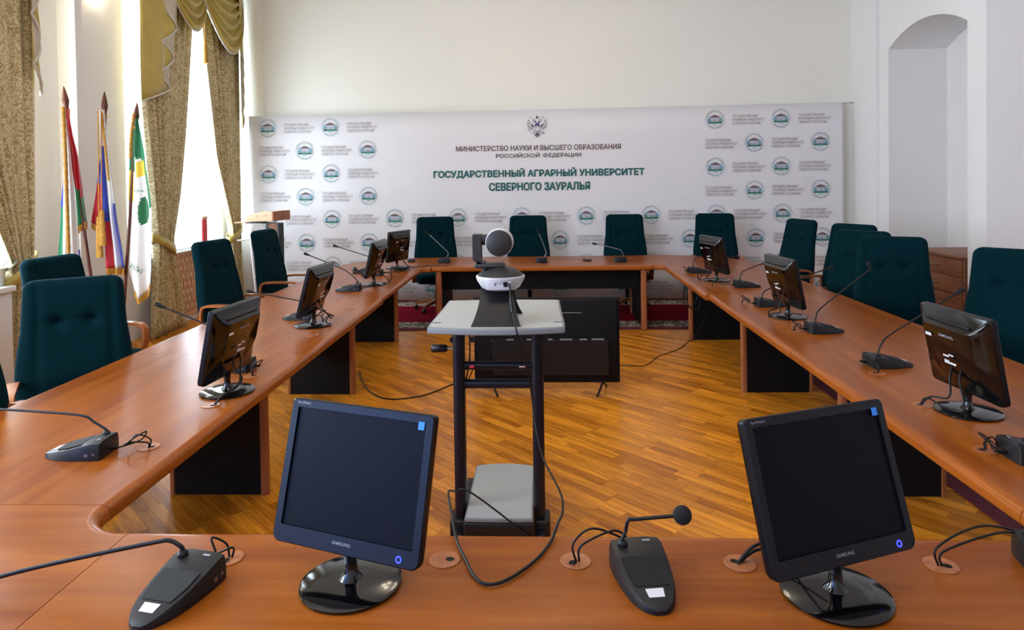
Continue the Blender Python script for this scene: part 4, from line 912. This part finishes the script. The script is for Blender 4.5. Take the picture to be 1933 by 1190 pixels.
for i, z in enumerate(rows):
    odd = i % 2 == 0
    xs = [-4.0 + .9285 * k for k in range(9)] if odd else [-3.455 + .9293 * k for k in range(9)]
    if i < 4: xs = [x for x in xs if x < -2.4 or x > 2.3]
    for x in xs:
        xx = x - (.015 if x > 2 and i < 4 else 0); zz = z + .0015 * x
        if xx < 4.12: put_e(xx, zz)
        if xx + .245 + .455 < 4.29 and not (i < 4 and -2.4 > xx > -2.9 and not odd): put_t(xx + .245, zz)
    if not odd:
        put_t(-4.13, z)
        if i < 4: put_t(2.347, z)
def thicken(me, d):
    """heavier letter strokes: the outline repeated a hair to each side"""
    vs = [v.co.copy() for v in me.vertices]; fs = [list(p.vertices) for p in me.polygons]; V, F = [], []
    for k, (a, b) in enumerate(((0, 0), (d, 0), (-d, 0), (0, d), (0, -d), (d * .7, d * .7), (-d * .7, d * .7), (d * .7, -d * .7), (-d * .7, -d * .7))):
        o = len(V); V += [(v.x + a, -.00004 * k, v.z + b) for v in vs]; F += [[i + o for i in f] for f in fs]
    n = bpy.data.meshes.new(me.name); n.from_pydata(V, [], F); n.update(); return n
def headline(body, wd, m, x, z, ht, bold, name):
    me = thicken(text_mesh(body, wd - 2 * bold, ht - 2 * bold, 0, name), bold); me.materials.clear(); me.materials.append(M[m])
    for v in me.vertices: v.co.y += wav(x + v.co.x, z) - .007
    vs = [v.co.copy() for v in me.vertices]; fs = [list(p.vertices) for p in me.polygons]
    sp = sorted((min(vs[i].x for i in f), max(vs[i].x for i in f), k) for k, f in enumerate(fs)); words = []; end = -9
    for a, b, k in sp:                                   # one object for each word
        if a > end + ht * .22: words.append([])
        words[-1].append(k); end = max(end, b)
    for wd_ in words:
        mb = MB()
        for k in wd_: mb.poly([tuple(vs[i]) for i in fs[k]])
        mb.build(name, m, t, None, (x, 0, z))
headline('ГОСУДАРСТВЕННЫЙ АГРАРНЫЙ УНИВЕРСИТЕТ', 3.05, 't_green', -.04, 1.845, .150, .0060, 'headline')
headline('СЕВЕРНОГО ЗАУРАЛЬЯ', 1.462, 't_green', -.028, 1.650, .122, .0060, 'headline')
headline('МИНИСТЕРСТВО НАУКИ И ВЫСШЕГО ОБРАЗОВАНИЯ', 2.378, 't_brown', -.039, 2.207, .078, .0018, 'ministry_line')
headline('РОССИЙСКОЙ', .635, 't_brown', -.333, 2.105, .074, .0018, 'ministry_line'); headline('ЕДЕРАЦИИ', .467, 't_brown', .347, 2.092, .068, .0018, 'ministry_line')
mb = MB(); yy = wav(.065, 2.1) - .0072
for k in range(24):                                      # the letter with its round bowl and upright
    a, b = 2 * PI * k / 24, 2 * PI * (k + 1) / 24
    mb.poly([(.038 * math.cos(a), yy, .024 * math.sin(a)), (.038 * math.cos(b), yy, .024 * math.sin(b)), (.028 * math.cos(b), yy, .015 * math.sin(b)), (.028 * math.cos(a), yy, .015 * math.sin(a))])
mb.poly([(-.005, yy - .0002, -.032), (.005, yy - .0002, -.032), (.005, yy - .0002, .032), (-.005, yy - .0002, .032)])
mb.build('ministry_line', 't_brown', t, None, (.065, 0, 2.097))
# double headed eagle
mb = MB(); K = .000515
def ep(pts, mi, mirror=True, y=0.):
    mb.poly([((x - 815) * K, y, (575 - z) * K) for x, z in pts], mi)
    if mirror: mb.poly([((815 - x) * K, y, (575 - z) * K) for x, z in reversed(pts)], mi)
def stroke(p, q, w0, w1, mi, mirror=True, y=-.0004):
    d = Vector((q[0] - p[0], q[1] - p[1])).normalized(); n_ = Vector((-d.y, d.x))
    ep([(p[0] + n_.x * w0, p[1] + n_.y * w0), (q[0] * .3 + p[0] * .7 + n_.x * (w0 + w1) * .6, q[1] * .3 + p[1] * .7 + n_.y * (w0 + w1) * .6), (q[0] + n_.x * w1, q[1] + n_.y * w1), (q[0] + d.x * w1, q[1] + d.y * w1), (q[0] - n_.x * w1, q[1] - n_.y * w1), (p[0] - n_.x * w0, p[1] - n_.y * w0)], mi, mirror, y)
ep([(735, 545), (748, 515), (780, 498), (815, 488), (850, 498), (882, 515), (895, 545)], 0, False)
ep([(650, 505), (668, 500), (700, 545), (722, 590), (715, 608), (690, 600), (660, 560)], 0)
ep([(735, 428), (765, 425), (790, 455), (800, 492), (780, 490), (760, 470), (742, 462)], 0)
ep([(755, 735), (815, 765), (875, 735), (850, 772), (815, 785), (780, 772)], 0, False)
for tip, rt in (((560, 390), (650, 500)), ((538, 465), (645, 520)), ((534, 540), (650, 545)), ((552, 592), (660, 570)), ((588, 632), (675, 590)), ((632, 658), (690, 605)), ((682, 664), (705, 615))):
    m_ = (rt[0] * .55 + tip[0] * .45, rt[1] * .55 + tip[1] * .45); stroke(rt, m_, 3, 5, 2); stroke(m_, tip, 6, 9, 1)
for tip in ((735, 815), (768, 852)): stroke((802, 790), tip, 4, 12, 1)
stroke((815, 788), (815, 882), 5, 13, 1, False)
ep([(778, 312), (790, 300), (815, 306), (840, 300), (852, 312), (840, 352), (790, 352)], 1, False); stroke((815, 300), (815, 258), 2, 4, 1, False); stroke((804, 275), (826, 275), 2, 2, 1, False)
ep([(702, 368), (725, 360), (752, 368), (746, 398), (708, 398)], 2); ep([(700, 402), (735, 400), (742, 430), (712, 436), (668, 440), (690, 420)], 2)
for a in range(7): stroke((650 + 30 * math.cos(a * .7 + 1), 335 + 26 * math.sin(a * .7 + 1)), (650 + 30 * math.cos(a * .7 + 1.6), 335 + 26 * math.sin(a * .7 + 1.6)), 3, 4, 1)
ep([(740, 560), (800, 560), (800, 582), (740, 585)], 1, True, -.0006); ep([(755, 600), (790, 600), (782, 628), (762, 625)], 2)
stroke((740, 640), (760, 700), 8, 10, 2); stroke((760, 690), (815, 725), 8, 9, 2); stroke((725, 690), (740, 740), 5, 9, 1); stroke((740, 760), (690, 772), 5, 8, 1)
stroke((600, 705), (680, 778), 4, 5, 2, False); ep([(545, 655), (588, 655), (592, 692), (550, 695)], 2, False)
ep([(985 + 30 * math.cos(k * PI / 6), 762 + 32 * math.sin(k * PI / 6)) for k in range(12)], 2, False); stroke((982, 730), (982, 700), 4, 8, 2, False)
mb.build('state_eagle', ['t_purple', 't_black', 'print_grey'], t, None, (-.047, wav(0, 2.5) - .013, 2.517))

# ================================================================== FLAGS
FS = .95                                              # plane of the flag stand, Y = 5.985
def fz(z): return 1.76 + (z - 1.76) * FS
FY = 6.3 * FS
def rows_at(rows, z):
    for (z0, a0, b0), (z1, a1, b1) in zip(rows, rows[1:]):
        if z0 >= z >= z1:
            f = (z0 - z) / (z0 - z1); f = f * f * (3 - 2 * f) * .4 + f * .6; return a0 + (a1 - a0) * f, b0 + (b1 - b0) * f
    return rows[-1][1:]
def sheet(parent, name, rows, mats, mfn, y, folds=3, amp=.03, fringe=True, bottom=None, nu=30, nv=44):
    zt, zb = rows[0][0], rows[-1][0]
    def fn(u, v):
        zl = zb + (bottom(u) if bottom else 0); z = zt + (zl - zt) * v; a, b = rows_at(rows, max(z, zb)); k = min(1, .15 + v)
        return ((a + (b - a) * u) * FS, y + amp * k * math.sin(folds * 2 * PI * u + 1.2 * v) + .02 * k * math.sin(3 * u), fz(z))
    o = solidify(MB().grid(fn, nu, nv, mfn=lambda u, v: mfn(u, zt + (zb - zt) * v)).build(name, mats, parent, 180), .003)
    if fringe:
        mb = MB(); n = nu * 2
        P = [Vector(fn(k / n, 1.)) for k in range(n + 1)]
        for k in range(n): mb.add([tuple(P[k]), tuple(P[k + 1]), tuple(P[k + 1] - Vector((0, 0, .055 + .008 * ((k * 7) % 3 - 1)))), tuple(P[k] - Vector((0, 0, .055 + .008 * (((k - 1) * 7) % 3 - 1))))], [(0, 1, 2, 3)])
        solidify(mb.build('fringe', 'gold', o), .006)
    return o
stand = thing('flag_stand', 'dark wooden floor stand holding the three flags', 'flag stand', (-3.92, FY, 0))
MB().lathe([(.001, 0), (.20, 0), (.20, .03), (.16, .05), (.08, .06), (.06, .30), (.001, .30)], 28).build('base', 'pole', stand, 40)
POL = [((-4.507, 2.701), (-4.289, .878)), ((-4.132, 2.648), (-4.155, .876)), ((-3.797, 2.537), (-3.948, .900))]
FL = [('flag', 'flag with white, red, green and blue folds, leftmost of the three'), ('flag', 'white, blue and red tricolour flag with gold tassels, middle of the three'), ('flag', 'green and white flag with emblem and yellow petals, nearest the golden drapes')]
fl = []
for i, ((tx, tz), (bx_, bz)) in enumerate(POL):
    t = thing(FL[i][0], FL[i][1], 'flag', (0, 0, 0), 0, 'flags on a floor stand')
    p1 = Vector((tx * FS, FY + (.03 if i == 1 else 0), fz(tz))); p0 = Vector((bx_ * FS, p1.y, fz(bz))); d = (p1 - p0).normalized(); q0 = p0 + d * ((.30 - p0.z) / d.z)
    if i == 1: q0 = Vector((-3.93, FY + .03, .30))
    top = p1 - d * .22
    MB().tube([q0, top], .0135, 12).build('pole', 'pole', t, 60)
    MB().tube([top - d * .01, top + d * .03, top + d * .05, top + d * .09, top + d * .16, p1], [.016, .016, .020, .028, .017, .003], 14).build('finial', 'pole', t, 60)
    MB().tube([top - d * .02, top + d * .005], .021, 12).build('cord_wrap', 'gold', t, 60)
    fl.append((t, top))
A1 = [(2.491, -4.503, -4.482), (2.015, -4.550, -4.496), (1.512, -4.605, -4.5), (.906, -4.665, -4.507)]
sheet(fl[0][0], 'cloth_back', A1, ['red_c', 'blue_c', 'green_c'], lambda u, z: 0 if z > 1.76 else 1 if z > 1.55 else 2, FY + .04, 1, .015)
B1 = [(2.49, -4.487, -4.477), (2.014, -4.505, -4.439), (1.511, -4.533, -4.412), (.804, -4.572, -4.369)]
sheet(fl[0][0], 'cloth_middle', B1, ['white_c', 'blue_c'], lambda u, z: 1 if (u > .9 and z < 1.15) else 0, FY - .03, 2.2, .028)
C1 = [(2.49, -4.477, -4.462), (2.264, -4.463, -4.427), (2.013, -4.444, -4.372), (1.661, -4.418, -4.34), (1.36, -4.412, -4.298)]
sheet(fl[0][0], 'cloth_front', C1, ['red_c', 'green_c'], lambda u, z: 0 if z > 1.70 - .22 * (u - .5) else 1, FY - .02, 1.5, .03, bottom=lambda u: .06 * u)
MB().tube(spline([(-4.47 * FS, FY - .06, fz(2.50)), (-4.455 * FS, FY - .07, fz(2.0)), (-4.450 * FS, FY - .075, fz(1.5)), (-4.445 * FS, FY - .075, fz(1.02))], 12), [.013 + .004 * (k % 2) for k in range(37)], 8).build('gold_cord', 'gold', fl[0][0], 60)
sheet(fl[1][0], 'cloth_back', [(2.199, -4.165, -4.139), (1.759, -4.245, -4.141), (1.40, -4.315, -4.152)], ['blue_c', 'red_c'], lambda u, z: 0 if z > 1.79 - .05 * u else 1, FY + .04, 1.2, .02, bottom=lambda u: -.05 * u)
B2 = [(2.469, -4.158, -4.101), (2.109, -4.152, -4.075), (1.506, -4.153, -4.014), (.97, -4.149, -3.937)]
def t2(u, z):
    if u < .38: return 0 if z > 2.13 else (1 if z > 1.40 else 2)
    if u < .72: return 0
    return 1 if z < 1.60 else 0
sheet(fl[1][0], 'cloth_front', B2, ['white_c', 'blue_c', 'red_c'], t2, FY - .02, 2.6, .03)
for xx, za, zb in ((-4.150, 1.46, 1.08), (-4.120, 1.52, 1.19)):
    MB().tube([(xx * FS + .02, FY - .07, fz(2.46)), (xx * FS, FY - .07, fz(za))], .005, 6).lathe([(.001, fz(za) + .01), (.016, fz(za)), (.022, fz(za) - .05), (.016, fz(za) - .07), (.024, fz(za) - .09), (.030, fz(zb)), (.001, fz(zb))], 14, M4=T(xx * FS, FY - .07, 0)).build('tassel', 'gold', fl[1][0], 60)
MB().tube(spline([(-4.11 * FS, FY - .05, fz(2.44)), (-4.075 * FS, FY - .06, fz(2.1)), (-4.05 * FS, FY - .06, fz(1.8))], 10), [.008 + .003 * (k % 2) for k in range(21)], 8).build('gold_cord', 'gold', fl[1][0], 60)
A3 = [(2.428, -3.815, -3.784), (2.004, -3.877, -3.718), (1.503, -3.906, -3.659), (1.001, -3.93, -3.672), (.78, -3.88, -3.69)]
def t3(u, z):
    if z > 2.02 - .10 * (u - .5) and u > .35: return 1
    if u < .35 and z > 1.90: return 1
    if u > .84 and z > 1.52: return 1
    if .42 < u < .84 and 1.86 < z < 1.98 and abs(u - .62) < .22: return 2
    if u < .22 and z > 1.64: return 2
    if .42 < u < .80 and 1.42 < z < 1.66 and ((u - .61) / .19) ** 2 + ((z - 1.53) / .13) ** 2 < 1: return 3
    return 0
fo = sheet(fl[2][0], 'cloth', A3, ['white_c', 'green_c', 'yellow_c', 'dgreen_c'], t3, FY - .02, 1.6, .028, bottom=lambda u: -.10 + .22 * abs(u - .35), nu=44, nv=60)
MB().tube(spline([(-3.80 * FS, FY - .05, fz(2.43)), (-3.825 * FS, FY - .065, fz(2.2)), (-3.835 * FS, FY - .07, fz(2.0))], 10), [.010 + .004 * (k % 2) for k in range(21)], 8).build('gold_cord', 'gold', fl[2][0], 60)
text_obj('АРНЫ', .10, 'dgreen_c', fl[2][0], T(-3.752 * FS, FY - .075, fz(1.70)), .026, .01, 'flag_lettering'); text_obj('РАЛЬЯ', .12, 'dgreen_c', fl[2][0], T(-3.80 * FS, FY - .07, fz(.97)) @ RY(.5), .045, .01, 'flag_lettering')

# ================================================================== LECTERN, CABINET, PIPE
t = thing('lectern', 'beech lectern with boxed slanted desk in front of the banner', 'lectern', (-3.62, 9.12, 0), -.18)
MB().rbox((0, 0, .02), (.46, .42, .04), .008).build('foot', 'beech', t, 40)
MB().box((-.02, .02, .62), (.14, .10, 1.18)).build('column', 'cabx', t); MB().box((-.105, .02, .62), (.03, .12, 1.18)).build('column_side', 'satin', t); MB().box((.065, .02, .62), (.03, .12, 1.18)).build('column_side', 'satin', t)
pr = [(-.32, 1.245), (.06, 1.245), (.06, 1.375), (-.08, 1.375), (-.32, 1.315)]
MB().loft([[(x, y, z) for x, z in pr] for y in (-.17, -.15)]).build('side_panel', 'beech', t); MB().loft([[(x, y, z) for x, z in pr] for y in (.23, .25)]).build('side_panel', 'beech', t)
MB().box((.07, .04, 1.310), (.02, .42, .13)).build('front_panel', 'wz', t)
MB().loft([[(x, y, z) for x, z in ((-.52, 1.215), (.06, 1.255), (.06, 1.270), (-.52, 1.230))] for y in (-.15, .23)]).build('desk_board', 'beech', t)
MB().box((-.30, .03, 1.215), (.24, .16, .018)).build('tray', 'satin', t)
for x, z in ((-.16, 1.30), (-.03, 1.32)): MB().tube([(x, -.171, z), (x, -.174, z)], .005, 10).build('screw', 'satin', t)
t = thing('cabinet', 'brown wooden cabinet standing in the arched niche', 'cabinet', (4.90, 8.12, 0))
MB().rbox((.01, 0, .41), (.66, 1.04, .80), .004).build('body', 'cabx', t, 40); MB().rbox((0, 0, .825), (.70, 1.06, .028), .004).build('top', 'cabx', t, 40)
for k in range(4): d_ = MB().rbox((-.327, 0, .115 + .195 * k), (.018, .99, .182), .004).build('drawer', 'cabx', t, 40); MB().tube([(-.352, -.06, .115 + .195 * k), (-.352, .06, .115 + .195 * k)], .006, 8).build('handle', 'steel', d_, 60)
t = thing('pipe_stand', 'white painted metal pipe frame beside the golden drapes', 'pipe frame', (-4.02, 9.3, 0))
MB().tube([(.05, 0, 0), (-.02, 0, .98), (0, 0, 1.12)], .014, 10).build('upright', 'white', t, 60); MB().tube([(.14, .18, 0), (.14, .18, 1.0)], .012, 10).build('upright', 'white', t, 60)
for z in (.96, .44): MB().tube([(-.20 if z > .5 else .02, -.02, z), (.14, .18, z + .03)], .012, 10).build('crossbar', 'white', t, 60)

# ================================================================== SMALL THINGS ON THE TABLES
def mouse(label, x, y, rz):
    t = thing('computer_mouse', label, 'mouse', (x, y, ZTOP), rz, 'computer mice')
    MB().loft([[(px * .031 * s_, py * .055 * s_ + .004 * k, z) for px, py in [(math.cos(2 * PI * q / 20), math.sin(2 * PI * q / 20)) for q in range(20)]] for k, (s_, z) in enumerate(((.93, .001), (1, .010), (.97, .020), (.82, .030), (.5, .036), (.15, .038)))]).build('body', 'satin', t, 60)
    MB().tube([(-.004, -.03, .032), (.004, -.03, .032)], .010, 12).build('wheel', 'blackp', t, 50)
mouse('black computer mouse lying left of the far left monitors', -2.12, 7.62, .5); mouse('black computer mouse beside the monitor on the far left corner', -1.62, 8.40, 1.2)
t = thing('keyboard', 'slim black keyboard lying behind the far left monitor', 'keyboard', (-1.98, 7.58, ZTOP), 1.45)
MB().rbox((0, 0, .009), (.44, .14, .016), .005).build('case', 'satin', t, 40)
kb = MB().rbox((0, 0, 0), (.022, .020, .006), .002, 1).mesh('key', 'blackp')
for r in range(5):
    for c in range(16): obj('key', kb, t, (-.198 + .0264 * c, -.05 + .025 * r, .0185))
t = thing('presenter_remote', 'small dark remote control lying on the back table', 'remote', (.545, 8.33, ZTOP), .9)
MB().rbox((0, 0, .011), (.035, .115, .021), .008).build('body', 'micbody', t, 40); MB().lathe([(.001, .022), (.009, .022), (.008, .024), (.001, .024)], 14, M4=T(0, .03, 0)).build('button', 'steel', t, 40)
rk = random.Random(11)
t = tag(MB().tube(spline([(-1.60 + .10 * math.sin(k * 1.9) + rk.uniform(-.03, .03), 7.60 + .11 * math.cos(k * 2.3) + rk.uniform(-.03, .03), .757 + .035 * rk.random()) for k in range(26)], 6), .0042, 7).build('cable_bundle', 'cable', None, 80), 'tangle of black cables between the two far left monitors', 'cables')
t = tag(MB().tube(spline([(1.46, 7.0, .70), (1.43, 7.0, .58), (1.44, 7.0, .46), (1.50, 7.0, .43), (1.56, 7.0, .50), (1.58, 7.0, .62), (1.54, 7.0, .68), (1.47, 7.0, .60), (1.48, 7.0, .45), (1.55, 7.0, .40), (1.60, 7.0, .46), (1.60, 7.0, .695)], 8), .005, 8).build('hanging_cable', 'cable', None, 80), 'coiled black cable hanging below the far right table section', 'cable')
t = tag(MB().tube(spline([(-1.10, 8.02, .7525), (-1.25, 7.98, .754), (-1.40, 7.93, .754), (-1.50, 7.86, .754), (-1.56, 7.72, .756)], 8), .003, 7).build('desk_cable', 'cable', None, 80), 'thin black cable running along the front of the back table', 'cable')
